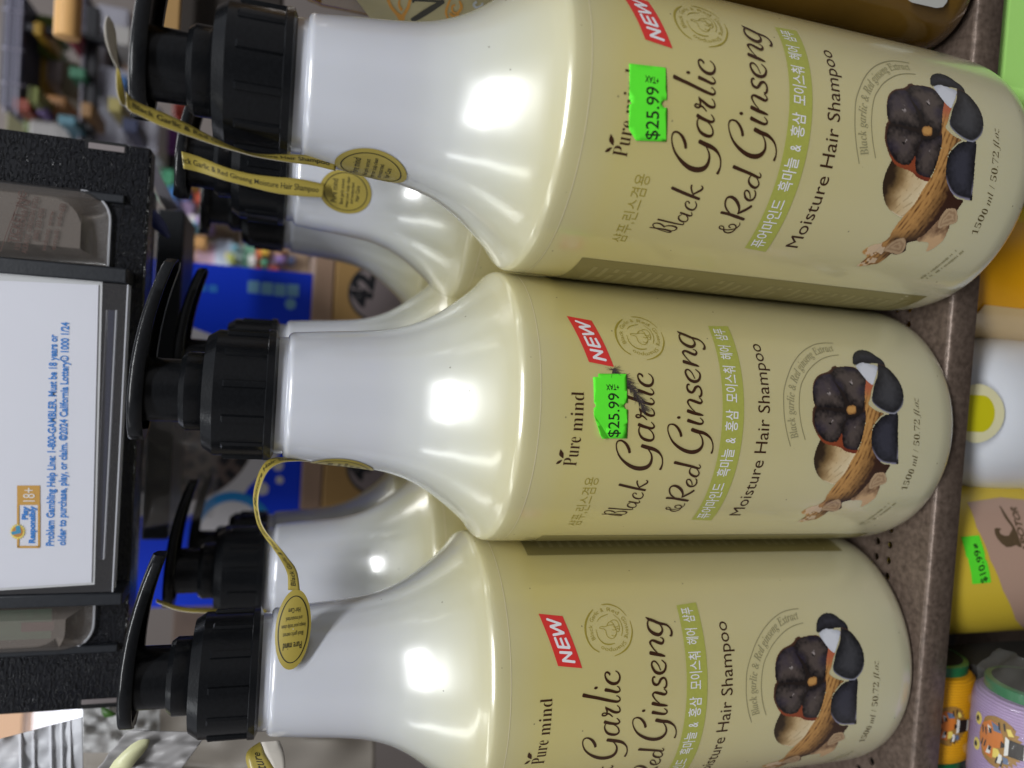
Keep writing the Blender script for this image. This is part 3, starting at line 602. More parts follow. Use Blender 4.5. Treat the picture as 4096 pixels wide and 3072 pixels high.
mb = MB()
write(mb, '𝐏𝐮𝐫𝐞', [(-2.05, 16.32), (-1.03, 16.30)], 0.50, wrap, bold=-0.012)
write(mb, '𝐦𝐢𝐧𝐝', [(-0.83, 16.29), (0.47, 16.29)], 0.47, wrap, bold=-0.012)
brush(mb, [(-1.76, 16.84, 0.03), (-1.63, 16.92, 0.15), (-1.48, 16.97, 0.03)], lambda x, y, l=0.0: wrap(x, y, l), lift=0.0005)
brush(mb, [(-1.98, 17.04, 0.03), (-1.92, 16.96, 0.10), (-1.84, 16.87, 0.03)], lambda x, y, l=0.0: wrap(x, y, l), lift=0.0010)
lay('brand_lettering', INK)(mb)

mb = MB()
write(mb, '샴푸,린스겸용', [(-4.93, 15.40), (-2.45, 15.42)], 0.40, wrap, bold=-0.008)
lay('claim_lettering', OLIVE_INK)(mb)
mb = MB()
for i, st in enumerate(ART['stamp']):
    brush(mb, st, lambda x, y, l=0.0: wrap(x, y, l), lift=0.0004 * i)
cx, cy, cr = ART['stamp_c']
rt_ = cr * 0.71
for s_, a0, a1 in (('Black', 118, 75), ('Garlic', 66, 26), ('&', 18, 9), ('Red', -3, -41), ('Ginseng', -54, -118), ('Shampoo', -128, -214)):
    path = [(cx + rt_ * math.cos(math.radians(a)), cy + rt_ * math.sin(math.radians(a))) for a in np.linspace(a0, a1, 9)]
    write(mb, s_, path, 0.145, wrap, bold=-0.004)
lay('olive_emblem', OLIVE_INK)(mb)

mb = MB()
sheet(mb, ART['new_box'], wrap)
nb = lay('new_badge', RED)(mb)
mb = MB()
for i, st in enumerate(ART['new_txt']):
    brush(mb, [st[0], [(st[0][j] + st[1][j]) / 2 for j in range(3)], st[1]], lambda x, y, l=0.0: wrap(x, y, l + 0.006), lift=0.0005 * i, n=3)
lay('new_lettering', WHITE_INK)(mb)

mb = MB()
mb.grid([[wrap(u, 10.16) for u in np.linspace(-4.56, 3.52, 60)], [wrap(u, 11.03) for u in np.linspace(-4.50, 3.43, 60)]])
lay('ribbon_banner', GREEN_BAND)(mb)
mb = MB()
fnb = lambda x, y: wrap(x, y, 0.006)
for s_, a, b_ in (('퓨어마인드', -4.40, -2.60), ('흑마늘', -2.32, -1.26), ('&', -1.05, -0.85), ('홍삼', -0.62, 0.13), ('모이스춰', 0.40, 1.72), ('헤어', 1.98, 2.55), ('샴푸', 2.78, 3.33)):
    write(mb, s_, [(a, 10.43), (b_, 10.43)], 0.40, fnb, bold=0.006)
lay('banner_lettering', WHITE_INK)(mb)

mb = MB()
mp = ART['moist']
write(mb, 'Moisture Hair Shampoo', [(q[0], 9.08) for q in (mp[0], mp[-1])], 0.50, wrap)
lay('subtitle_lettering', INK)(mb)

mb = MB()
for i, kk in enumerate(('arc_out', 'arc_in')):  # two fine arcs
    brush(mb, [(u, v, 0.035) for u, v in ART[kk]], lambda x, y, l=0.0: wrap(x, y, l), lift=0.0004 * i, n=3)
write(mb, '𝑩𝒍𝒂𝒄𝒌 𝒈𝒂𝒓𝒍𝒊𝒄 & 𝑹𝒆𝒅 𝒈𝒊𝒏𝒔𝒆𝒏𝒈 𝑬𝒙𝒕𝒓𝒂𝒄𝒕', ART['arc_txt'], 0.33, wrap, bold=-0.005)
lay('arched_lettering', PALE_INK)(mb)
mb = MB()
for ln in ART['mini']:
    a, b_ = np.array(ln[0]), np.array(ln[1])
    for k in range(26):
        if random.random() < 0.12:
            continue
        q = a + (b_ - a) * k / 26
        d = (b_ - a) / 26 * random.uniform(0.5, 0.85)
        nr = np.array((-d[1], d[0])) / np.hypot(*d) * random.uniform(0.04, 0.075)
        sheet(mb, [q - nr, q + d - nr, q + d + nr, q + nr], wrap, 9)
lay('fine_print', PALE_INK)(mb)

mb = MB()
write(mb, '𝟏𝟓𝟎𝟎 𝒎𝒍 / 𝟓𝟎.𝟕𝟐 𝒇𝒍.𝒐𝒛', ART['vol_txt'], 0.29, wrap, bold=-0.016, shear=0.12)
lay('volume_lettering', mat('brown_olive_ink', lin((84, 72, 40)), rough=0.35, coat=0.4))(mb)

# --- the ginseng and garlic picture: a printed photograph, painted point by point
def picture():
    P = {k: np.array([q[:2] for q in smooth_path(v + [v[0]], 4)]) for k, v in ART['pic'].items()}
    u0, u1, v0, v1, st = -4.85, 3.5, 1.45, 7.4, 0.026
    U = np.arange(u0, u1, st)
    V = np.arange(v0, v1, st)
    X, Y = np.meshgrid(U, V)
    rng = np.random.default_rng(3)

    def sdf(poly):
        d = np.full(X.shape, 1e9)
        ins = np.zeros(X.shape, bool)
        lo, hi = poly.min(0) - 0.3, poly.max(0) + 0.3
        sel = (X > lo[0]) & (X < hi[0]) & (Y > lo[1]) & (Y < hi[1])
        x, y = X[sel], Y[sel]
        dd = np.full(x.shape, 1e9)
        ii = np.zeros(x.shape, bool)
        n = len(poly)
        for i in range(n):
            ax, ay = poly[i]
            bx, by = poly[(i + 1) % n]
            ex, ey = bx - ax, by - ay
            l2 = ex * ex + ey * ey
            if l2 < 1e-12:
                continue
            t = np.clip(((x - ax) * ex + (y - ay) * ey) / l2, 0, 1)
            dd = np.minimum(dd, np.hypot(x - ax - t * ex, y - ay - t * ey))
            c = (ay > y) != (by > y)
            with np.errstate(divide='ignore', invalid='ignore'):
                xi = (bx - ax) * (y - ay) / (by - ay if by != ay else 1e-12) + ax
            ii ^= c & (x < xi)
        d[sel] = dd
        ins[sel] = ii
        return np.where(ins, d, -d)

    def fbm(fx, fy, seed, oct_=4):
        out = np.zeros(X.shape)
        amp = 1.0
        for o_ in range(oct_):
            r_ = np.random.default_rng(seed + o_)
            gx, gy = int(abs(u1 - u0) * fx) + 3, int(abs(v1 - v0) * fy) + 3
            g = r_.random((gy + 2, gx + 2))
            a = (X - u0) * fx
            b = (Y - v0) * fy
            ia, ib = a.astype(int), b.astype(int)
            ta, tb = a - ia, b - ib
            ta, tb = ta * ta * (3 - 2 * ta), tb * tb * (3 - 2 * tb)
            ia, ib = np.clip(ia, 0, gx), np.clip(ib, 0, gy)
            out += amp * ((g[ib, ia] * (1 - ta) + g[ib, ia + 1] * ta) * (1 - tb) + (g[ib + 1, ia] * (1 - ta) + g[ib + 1, ia + 1] * ta) * tb)
            amp *= 0.5
            fx *= 2
            fy *= 2
        return out / 1.9

    C = np.zeros(X.shape + (3,))
    A_ = np.zeros(X.shape, bool)
    c8 = lambda r, g, b: np.array(lin((r, g, b)))
    nz = fbm(2, 2, 5, 5)
    nf = fbm(9, 9, 15, 3)

    def lerp(a, b, t):
        t = np.clip(t, 0, 1)[..., None]
        return a * (1 - t) + b * t

    def put(d, colr, soft=0.0):
        nonlocal C, A_
        m_ = d > 0
        C[m_] = colr[m_]
        A_ |= m_

    flat = lambda c: np.broadcast_to(c, X.shape + (3,)).copy()
    # cut slice of pale garlic with its dark rim
    d = sdf(P['slice'])
    # along-grain noise running down to the right
    gr = fbm(1.2, 1.2, 40, 2)
    a_ = X * 0.75 - Y * 0.66
    b_ = X * 0.66 + Y * 0.75
    streak = 0.5 + 0.5 * np.sin(b_ * 26 + 6 * fbm(1.5, 1.5, 50, 3)) * fbm(4, 4, 55, 2)
    top = (Y - 5.25) / 1.55 + (X + 1.6) * 0.10
    base = lerp(flat(c8(224, 208, 172)), flat(c8(176, 140, 88)), top * 1.3 + (nz - .5) * 0.6)
    base = lerp(base, flat(c8(48, 34, 22)), (top - 0.50) * 2.4 + (nz - .5) * 0.8)
    base = lerp(base, flat(c8(120, 92, 52)), (streak > 0.72) * 0.35 * (top < 0.75))
    base = lerp(base, flat(c8(236, 226, 204)), (0.05 - d) / 0.05 * (Y < 6.2) * 0.7)
    put(d, base)
    # bulb of black garlic
    d = sdf(P['bulb'])
    base = lerp(flat(c8(34, 26, 24)), flat(c8(92, 58, 40)), (0.14 - d) / 0.14 * 0.9 + (nf - .5) * 0.4)
    put(d, base)
    d = sdf(P['skin'])
    put(d, lerp(flat(c8(138, 66, 38)), flat(c8(86, 30, 26)), (nz - 0.3) * 1.6))
    for key in ('clove1', 'clove2', 'clove3', 'clove4'):
        d = sdf(P[key])
        ctr = P[key].mean(0)
        rr = np.hypot(X - ctr[0], Y - ctr[1])
        base = lerp(flat(c8(80, 70, 66)), flat(c8(22, 18, 20)), 1.0 - d / 0.36 + (nf - .5) * 1.1)
        base = lerp(base, flat(c8(50, 44, 66)), (nz - 0.42) * 1.3)
        base = lerp(base, flat(c8(14, 10, 10)), (0.09 - rr) / 0.05 * (nf > 0.42))
        base = lerp(base, flat(c8(150, 140, 138)), (0.16 - np.hypot(X - ctr[0] - .05, Y - ctr[1] + .05)) / 0.1 * (nf > 0.58))
        put(d, base)
    d = sdf(P['core'])
    put(d, lerp(flat(c8(188, 140, 80)), flat(c8(110, 70, 36)), (0.08 - d) / 0.08 * 0.8 + (nf - .5)))
    for key in ('clove5', 'clove7'):
        d = sdf(P[key])
        base = lerp(flat(c8(54, 54, 64)), flat(c8(16, 16, 20)), 1.0 - d / 0.45 + (nf - .5) * 0.7)
        if key == 'clove7':
            lo = P[key][:, 0].min()
            base = lerp(base, flat(c8(140, 136, 156)), (0.09 - d) / 0.07 * np.clip((lo + 0.75 - X) / 0.5, 0, 1) * (Y > P[key][:, 1].min() + 0.12))
        put(d, base)
    # the ginseng root
    d = sdf(P['stem'])
    ss = X * 0.96 - Y * 0.27
    tt = X * 0.27 + Y * 0.96
    fib = 0.5 + 0.5 * np.sin(tt * 34 + 5 * fbm(1.3, 1.3, 70, 3) + ss * 1.5)
    ridge = fib * fbm(5, 5, 75, 3)
    base = lerp(flat(c8(184, 136, 78)), flat(c8(98, 60, 28)), (ridge - 0.22) * 2.3)
    base = lerp(base, flat(c8(52, 28, 18)), (5.02 - 0.20 * X - 0.42 - Y) / 0.8 * np.clip((0.9 - X) / 0.3, 0, 1) + (nf - .5) * 0.45)
    base = lerp(base, flat(c8(176, 96, 66)), (X - 0.75) / 0.4 * 0.8)
    base = lerp(base, flat(c8(40, 20, 14)), np.clip((-2.9 - X) / 0.5, 0, 1) * (0.35 + (5.75 - Y) * 0.9 + (nz - .5) * 2.0))
    base = lerp(base, flat(c8(214, 190, 160)), ((X < -3.5) & (nz > 0.50) & (Y > 5.6)) * 0.75)
    base = lerp(base, flat(c8(214, 180, 130)), (0.04 - d) / 0.04 * 0.5 * (Y > 5.3 - 0.2 * X))
    put(d, base)
    d = sdf(P['root2'])
    put(d, lerp(flat(c8(70, 36, 22)), flat(c8(196, 160, 120)), (nz - 0.45) * 2.4 + (-1.9 - X) * 0.7))
    for key in ('chip1', 'chip2'):
        d = sdf(P[key])
        ring = 0.5 + 0.5 * np.sin(d * 40 + nf * 5)
        put(d, lerp(flat(c8(176, 148, 116)), flat(c8(128, 98, 70)), ring * 0.6 + (nz - .5) * 0.8))
    d = sdf(P['clove6'])
    lo = P['clove6'][:, 0].min()
    base = lerp(flat(c8(62, 62, 66)), flat(c8(20, 20, 24)), 1.0 - d / 0.55 + (nf - .5) * 0.7)
    base = lerp(base, flat(c8(150, 150, 164)), (0.08 - d) / 0.06 * np.clip((lo + 0.7 - X) / 0.5, 0, 1))
    base = lerp(base, flat(c8(120, 80, 50)), (0.03 - d) / 0.03 * (X > lo + 1.2) * 0.7)
    put(d, base)
    d = sdf(P['white'])
    put(d, lerp(flat(c8(206, 208, 216)), flat(c8(150, 154, 166)), (nz - .4) * 1.4 + (0.1 - d) * 2))

    idx = -np.ones(X.shape, int)
    q = A_[:-1, :-1] & A_[1:, :-1] & A_[:-1, 1:] & A_[1:, 1:]
    use = np.zeros(X.shape, bool)
    use[:-1, :-1] |= q; use[1:, :-1] |= q; use[:-1, 1:] |= q; use[1:, 1:] |= q
    idx[use] = np.arange(use.sum())
    vs = [wrap(u, v, 0.0) for u, v in zip(X[use], Y[use])]
    jj, ii = np.nonzero(q)
    fs = [(idx[j, i], idx[j, i + 1], idx[j + 1, i + 1], idx[j + 1, i]) for j, i in zip(jj, ii)]
    return vs, fs, C[use]


vs, fs, cols = picture()
m = bpy.data.materials.new('printed_photograph')
m.use_nodes = True
va = m.node_tree.nodes.new('ShaderNodeVertexColor')
va.layer_name = 'print'
bs = m.node_tree.nodes['Principled BSDF']
bs.inputs['Roughness'].default_value = 0.35
bs.inputs['Coat Weight'].default_value = 0.4
m.node_tree.links.new(va.outputs['Color'], bs.inputs['Base Color'])
mb = MB()
mb.add(vs, fs)
pic = link('ingredient_picture', mb, m, body)
at_ = pic.data.color_attributes.new('print', 'FLOAT_COLOR', 'POINT')
if len(pic.data.vertices) == len(cols):
    at_.data.foreach_set('color', np.concatenate([cols, np.ones((len(cols), 1))], 1).astype(np.float32).ravel())

# --- the back label, wrapped round the far half of the bottle
mb = MB()
mb.grid([[wrap(u, v) for u in np.linspace(5.9, 26.6, 90)] for v in np.linspace(1.75, 16.45, 8)])
bl = lay('back_label', BACKLABEL)(mb)
mb = MB()
fn2 = lambda x, y: wrap(x, y, 0.006)
for v in np.arange(2.2, 16.0, 0.42):
    u = 6.4
    while u < 26.0:
        l_ = random.uniform(0.5, 2.2)
        if random.random() < 0.85:
            sheet(mb, [(u, v), (min(u + l_, 26.1), v), (min(u + l_, 26.1), v + 0.16), (u, v + 0.16)], fn2, 0.5)
        u += l_ + 0.2
lay('back_label_text_rows', BACKLABEL_T)(mb)
# clear edge of the sleeve film
mb = MB()
mb.grid([[wrap(u, v) for u in np.linspace(-16.27, 16.27, 129)] for v in (17.78, 17.81)])
lay('sleeve_edge', mat('film_edge', (0.62, 0.56, 0.36), rough=0.2, coat=1.0))(mb)

# --- pump
def lath(name, prof, parent=bottle, n=96, bevel=0):
    mb = MB()
    mb.lathe(prof, n)
    return link(name, mb, BLACK, parent, angle=35, bevel=bevel)


mb = MB()
mb.lathe([(2.0, 25.9), (2.27, 26.03), (2.32, 26.05), (2.32, 26.27), (2.29, 26.30), (2.20, 26.31), (2.19, 27.92), (1.95, 28.27), (1.2, 28.31)], 96)
for k in range(12):
    a = 2 * math.pi * (k + 0.22) / 12
    ca, sa = math.cos(a), math.sin(a)
    vs = []
    for z, ro in ((26.30, 2.30), (27.58, 2.295), (27.64, 2.22)):
        for r, t in ((2.1, -0.16), (ro, -0.10), (ro + 0.005, 0), (ro, 0.10), (2.1, 0.16)):
            vs.append((r * ca - t * sa, r * sa + t * ca, z))
    fs = []
    for j in range(2):
        for i in range(4):
            fs.append((j * 5 + i, j * 5 + i + 1, (j + 1) * 5 + i + 1, (j + 1) * 5 + i))
    fs.append((10, 11, 12, 13, 14))
    mb.add(vs, fs)
link('screw_cap', mb, BLACK, bottle, angle=22)
lath('collar', [(1.30, 28.2), (1.36, 28.32), (1.36, 28.86), (1.22, 29.04), (1.0, 29.06)])
lath('stem', [(1.08, 28.9), (1.09, 30.2)])
# pump head: a drooping, hollow paddle whose spout points to +x
mb = MB()
rows = []
XS = list(np.linspace(-1.72, -1.0, 9)) + list(np.linspace(-0.8, 4.45, 30))
for x in XS:
    if x < 0:
        hw = 1.30 * math.sqrt(max(0.0, 1 - (x / 1.73) ** 2)) + 0.02
    else:
        hw = (1.32 - 0.62 * (x / 4.45) ** 1.15) * (1 if x < 4.2 else math.sqrt(max(0.05, 1 - ((x - 4.2) / 0.3) ** 2)))
    zt = 30.56 - 0.020 * (x + 1.7) - 0.038 * max(0, x - 0.3) ** 2.05
    th = 0.46 - 0.10 * max(0, x) / 4.5
    zb = zt - th
    c = 0.10
    rec = 0.22 if -1.3 < x < 4.3 else 0.02
    wi = max(hw - 0.22, 0.01)
    ring = [(-wi, zb + rec), (-wi, zb + 0.02), (-hw + 0.03, zb), (-hw, zb + 0.04), (-hw, zt - c), (-hw + c * 0.3, zt - 0.03), (-hw + c, zt + 0.01), (0, zt + 0.09),
            (hw - c, zt + 0.01), (hw - c * 0.3, zt - 0.03), (hw, zt - c), (hw, zb + 0.04), (hw - 0.03, zb), (wi, zb + 0.02), (wi, zb + rec)]
    rows.append([(x, y, z) for y, z in ring])
n = len(rows[0])
vs = [p for r in rows for p in r]
fs = []
for j in range(len(rows) - 1):
    for i in range(n):
        k = (i + 1) % n
        fs.append((j * n + i, j * n + k, (j + 1) * n + k, (j + 1) * n + i))
fs.append(tuple(range(n)))
fs.append(tuple(reversed(range((len(rows) - 1) * n, len(rows) * n))))
mb.add(vs, fs)
head = link('pump_head', mb, BLACK, bottle, angle=38)

# ------------------------------------------------------------------ all the bottles
PLACES = [(8.293, 25.613, 0.0), (-1.801, 28.0, 0.085), (-12.175, 28.937, 0.027)]
BACK = [('b1b', at(1136, 694, 36.1), 0.3), ('b1c', at(1100, 845, 46.6), -0.2), ('b2b', at(1111, 1466, 38.5), 0.12), ('b3b', at(1060, 2276, 39.4), 0.15), ('b3c', at(1060, 2190, 49.9), 0.1)]
LBL = ['front pearl shampoo bottle beside the amber jug with flat green price sticker',
       'middle front pearl shampoo bottle with a dark feather caught under its price sticker',
       'front pearl shampoo bottle without any price sticker, a yellow tag oval resting on its neck',
       'shampoo bottle just behind the bottle beside the amber jug, its yellow oval seal facing out',
       'shampoo bottle farthest back in the row beside the tan carton with the round sticker',
       'shampoo bottle directly behind the middle bottle with the feather, in front of the blue carton',
       'shampoo bottle just behind the front bottle that has no price sticker',
       'dim shampoo bottle farthest back behind the front bottle that has no price sticker']
spots = [(x, y, a) for x, y, a in PLACES] + [(p_.x, p_.y, a) for _, p_, a in BACK]
bottles = []
for i, (x, y, a) in enumerate(spots):
    b = bottle if i == 0 else copy_tree(bottle)
    b.location = (x * S, y * S, 0)
    b.rotation_euler = (0, 0, a)
    b['label'] = LBL[i]
    bottles.append(b)

# ------------------------------------------------------------------ price stickers
def bent_sheet(mb, poly, fn, cuts=(), step=0.2):
    bm = bmesh.new()
    f = bm.faces.new([bm.verts.new((x, y, 0)) for x, y in poly])
    bmesh.ops.triangulate(bm, faces=[f])
    lo, hi = np.min(poly, 0), np.max(poly, 0)
    for x in np.arange(lo[0] + step, hi[0], step):
        bmesh.ops.bisect_plane(bm, geom=bm.verts[:] + bm.edges[:] + bm.faces[:], plane_co=(x, 0, 0), plane_no=(1, 0, 0))
    for y in np.arange(lo[1] + step, hi[1], step):
        bmesh.ops.bisect_plane(bm, geom=bm.verts[:] + bm.edges[:] + bm.faces[:], plane_co=(0, y, 0), plane_no=(0, 1, 0))
    for co, no in cuts:
        bmesh.ops.bisect_plane(bm, geom=bm.verts[:] + bm.edges[:] + bm.faces[:], plane_co=co, plane_no=no)
    bm.verts.index_update()
    mb.add([fn(v.co.x, v.co.y) for v in bm.verts], [tuple(v.index for v in q.verts) for q in bm.faces])
    bm.free()


def sticker(bt, poly, txt, tax, fold=None, cap=0.40):
    def lift(x, y):
        l_ = 0.02
        if fold:
            (ax, ay), (bx, by) = fold
            ex, ey = bx - ax, by - ay
            d = ((x - ax) * -ey + (y - ay) * ex) / math.hypot(ex, ey)   # beyond the crease the corner has come unstuck
            l_ += max(0, d) * 0.55
        return l_
    mb = MB()
    cuts = []
    if fold:
        (ax, ay), (bx, by) = fold
        cuts = [((ax, ay, 0), (-(by - ay), bx - ax, 0))]
    bent_sheet(mb, poly, lambda x, y: wrap(x, y, lift(x, y)), cuts)
    s = link('price_sticker', mb, FLUO, bt, solid=0.008, angle=25)
    mb = MB()
    f3 = lambda x, y: wrap(x, y, lift(x, y) + 0.010)
    write(mb, '$25.99', [txt[0], txt[-1]], cap, f3, bold=0.006)
    write(mb, '+TAX', [tax[0], tax[1]], 0.19, f3, bold=0.018)
    link('price_lettering', mb, PRICE_INK, s)
    s['once'] = 1
    return s


a2 = ART['price2']
sticker(bottles[1], a2, [(-0.97, 14.97), (0.50, 15.05)], [(0.79, 15.04), (0.76, 15.51)], fold=((0.10 - 1.13, 15.15), (-0.03, 15.97)) if False else (tuple(ART['price2_fold'][2]), tuple(ART['price2_fold'][0])))
sticker(bottles[0], ART['price1'], [ART['price1_txt'][0], ART['price1_txt'][-1]], [ART['price1_tax'][2], (ART['price1_tax'][2][0], ART['price1_tax'][1][1])], cap=0.42)


# ------------------------------------------------------------------ the feather under the sticker
def wrapb(i, off=0.0):
    a = spots[i][2]
    cx, cy = spots[i][0], spots[i][1]
    def f(u, v, l=0.0):
        x, y, z = wrap(u, v, l + off)
        return Vector((cx + x * math.cos(a) - y * math.sin(a), cy + x * math.sin(a) + y * math.cos(a), z))
    return f


FE = mat('dark_grey_feather', lin((70, 62, 60)), rough=0.85, spec=0.1)
fw_ = wrapb(1)
shaft = [(q[0], q[1]) for q in smooth_path([(1.32, 15.24), (1.10, 15.05), (0.98, 14.76), (0.66, 14.48), (0.28, 14.25), (-0.04, 14.04)], 8)]
org = fw_(*shaft[0])
mb = MB()
mb.tube([fw_(u, v, 0.012) for u, v in shaft], [0.012 * (1 - 0.7 * i / len(shaft)) for i in range(len(shaft))], 6)
rf = random.Random(4)
for i in range(len(shaft) - 1):
    p0, p1 = np.array(shaft[i]), np.array(shaft[i + 1])
    d = (p1 - p0) / np.hypot(*(p1 - p0))
    nr = np.array((-d[1], d[0]))
    for sd in (-1, 1):
        for k in range(3):
            L_ = rf.uniform(0.18, 0.42) * (1 - 0.35 * i / len(shaft))
            st = p0 + (p1 - p0) * rf.random()
            ang = rf.uniform(0.3, 0.9)
            e = st + (nr * sd * math.sin(ang) + d * math.cos(ang)) * L_
            mid = (st + e) / 2 + nr * sd * 0.02
            z_ = rf.uniform(0.02, 0.07) if e[0] < 0.45 or e[0] > 1.25 else 0.016
            mb.tube([fw_(*st, 0.012), fw_(*mid, 0.012 + z_ * 0.3), fw_(*e, z_)], [0.007, 0.006, 0.003], 4)
for k in range(16):
    st = np.array((1.30, 15.22))
    a = rf.uniform(0, 6.28)
    e = st + np.array((math.cos(a), math.sin(a) * 0.8)) * rf.uniform(0.15, 0.40)
    mb.tube([fw_(*st, 0.012), fw_(*((st + e) / 2), 0.02), fw_(*e, rf.uniform(0.015, 0.06))], [0.009, 0.007, 0.003], 4)
o = link('feather', mb, FE, None, org)
tag(o, 'small dark wispy feather caught under the price sticker on the middle bottle', 'feather')


# ------------------------------------------------------------------ paper neck tags
def ribbon_pts(edge_a, edge_b, n=10, cols=5):
    A = smooth_path(edge_a, n)
    B = smooth_path(edge_b, n)
    def rs(P, m):
        P = np.array(P)
        L = np.concatenate([[0], np.cumsum(np.linalg.norm(np.diff(P, axis=0), axis=1))])
        t = np.linspace(0, L[-1], m)
        return np.stack([np.interp(t, L, P[:, k]) for k in range(P.shape[1])], 1)
    m = 70
    A = rs([tuple(at(*p)) for p in A], m)
    B = rs([tuple(at(*p)) for p in B], m)
    return A, B


def ribbon(name, A, B, parent, origin, flip=False, mats=None):
    mb = MB()
    rows = [[tuple(a + (b - a) * t) for t in np.linspace(0, 1, 5)] for a, b in zip(A, B)]
    if flip:
        rows = [r[::-1] for r in rows]
    mb.grid(rows)
    o = link(name, mb, mats or [GOLD_PAPER, GREY_PAPER], parent, origin, angle=80)
    md = o.modifiers.new('thickness', 'SOLIDIFY')
    md.thickness = 0.02 * S
    md.offset = 0
    md.material_offset = 1
    md.material_offset_rim = 1
    return o


def ribbon_fn(A, B, lift):
    """(s 0..1 along, t 0..1 across) -> space, lifted a hair towards the reader"""
    A, B = np.array(A), np.array(B)
    def f(s, t):
        x = min(max(s, 0), 0.9999) * (len(A) - 1)
        i = int(x)
        k = x - i
        a = A[i] * (1 - k) + A[i + 1] * k
        b = B[i] * (1 - k) + B[i + 1] * k
        p = Vector(a + (b - a) * t)
        d = Vector(A[i + 1] - A[i]).cross(Vector(b - a))
        d = d.normalized() if d.length > 1e-9 else Vector((0, 0, 0))
        if d.dot(Vector((0, 0, CAM_H)) - p) < 0:
            d = -d
        return p + d * lift
    return f


TAG_INK = mat('tag_ink', lin((40, 38, 24)), rough=0.5)
TXT_OVAL = ['Pure mind', 'Black garlic extract', 'keeps your scalp clean', 'and moisturized.', 'Hair Care']


def oval_label(parent, origin, fn, ink_fn, a=1.28, b=1.02, flip_text=False, mats=None, wide=1.0):
    """paper oval: fn(p, q, lift) with p across the reading direction and q upward, both in cm"""
    mb = MB()
    N = 44
    rows = []
    for r in np.linspace(0.02, 1, 9):
        rows.append([fn(b * r * math.cos(t), a * r * math.sin(t), 0) for t in np.linspace(0, 2 * math.pi, N)])
    mb.grid(rows)
    o = link('oval_seal', mb, mats or GOLD_PAPER, parent, origin, angle=80)
    mb = MB()
    ring = [(0.83 * b * math.cos(t), 0.83 * a * math.sin(t), 0.032) for t in np.linspace(0, 2 * math.pi, 50)]
    brush(mb, ring, lambda x, y, l=0: fn(x, y, 0.012), n=1)
    sg = -1 if flip_text else 1
    for s_, y0, wdt, cp in zip(TXT_OVAL, (0.42, 0.10, -0.16, -0.40, -0.68), (1.05, 1.15, 1.35, 0.95, 0.68), (0.24, 0.14, 0.14, 0.14, 0.17)):
        wdt *= b / 1.02 * wide
        write(mb, s_, [(-wdt / 2 * sg, y0 * sg * a / 1.28), (wdt / 2 * sg, y0 * sg * a / 1.28)], cp, lambda x, y: fn(x, y, 0.016), bold=0.004)
    link('oval_lettering', mb, TAG_INK, o, origin)
    return o


def neck_fn(i, th0, z0):
    a = spots[i][2]
    cx, cy = spots[i][0], spots[i][1]
    def f(p, q, lift=0):
        z = z0 + q
        r = RAD(min(z, 25.4)) + 0.03 + lift
        th = th0 + p / 2.5
        return Vector((cx + r * math.sin(th), cy - r * math.cos(th), z))
    return f


def neck_hit(i, px, py):
    """where the line of sight through a photo pixel meets bottle i"""
    cx, cy = spots[i][0], spots[i][1]
    o_, r = Vector((0, 0, CAM_H)), 2.4
    d = at(px, py, 30.0) - o_
    for _ in range(25):
        a = d.x * d.x + d.y * d.y
        b = 2 * (d.x * (o_.x - cx) + d.y * (o_.y - cy))
        c = (o_.x - cx) ** 2 + (o_.y - cy) ** 2 - r * r
        p = o_ + d * ((-b - math.sqrt(max(0, b * b - 4 * a * c))) / (2 * a))
        r = RAD(min(p.z, 25.4))
    return math.atan2(p.x - cx, -(p.y - cy)), p.z


# tag on the bottle beside the jug
Y0 = 25.2
A1, B1 = ribbon_pts([(1345, 638, 25.35), (1250, 622, 25.2), (1145, 618, 25.0), (1025, 615, 24.8), (934, 588, 24.6), (844, 545, 24.4), (723, 482, 24.2), (633, 443, 24.0), (579, 422, 23.9), (530, 396, 23.8), (503, 366, 23.75)],
                    [(1342, 684, 25.35), (1250, 662, 25.1), (1145, 648, 24.75), (1025, 627, 24.45), (940, 604, 24.3), (856, 579, 24.2), (723, 533, 24.0), (633, 500, 23.9), (567, 467, 23.8), (520, 445, 23.7), (505, 424, 23.65)])
og = tuple(at(1450, 640, 25.3))
t = thing('paper_tag', 'yellow paper seal with long torn strip curling past the pump beside the jug', 'paper tag', og)
ribbon('seal_strip', A1, B1, t, og, flip=True)
mb = MB()
g = ribbon_fn(B1, A1, 0.02)
write(mb, 'Black Garlic & Red Ginseng Moisture Hair Shampoo', [(0.93, 0.36), (0.03, 0.36)], 0.36, g, bold=0.0, slice_x=0.6) if False else None
# the strip is read from its torn end towards the seal
A1r, B1r = A1[::-1], B1[::-1]
g = ribbon_fn(B1r, A1r, 0.022)
write(mb, 'Black Garlic & Red Ginseng Moisture Hair Shampoo', [(0.035, 0.34), (0.965, 0.34)], 0.40, g, bold=0.004, slice_x=0.5)
link('strip_lettering', mb, TAG_INK, t, og)
A1b, B1b = ribbon_pts([(503, 424, 23.66), (482, 414, 23.6), (467, 362, 23.5), (464, 300, 23.4), (468, 268, 23.3)], [(505, 424, 23.9), (505, 416, 23.75), (497, 362, 23.6), (486, 310, 23.45), (480, 288, 23.35)])
ribbon('torn_strip', A1b, B1b, t, og)
A1c, B1c = ribbon_pts([(468, 272, 23.32), (440, 215, 23.2), (420, 150, 23.05), (418, 100, 23.0), (428, 64, 22.95)], [(482, 292, 23.5), (470, 230, 23.4), (466, 160, 23.3), (456, 100, 23.2), (436, 66, 23.0)])
ribbon('curled_end', A1c, B1c, t, og, mats=[GREY_PAPER, GREY_PAPER])
oval_label(t, og, neck_fn(0, -1.33, 23.42), None, a=1.16, b=1.02)

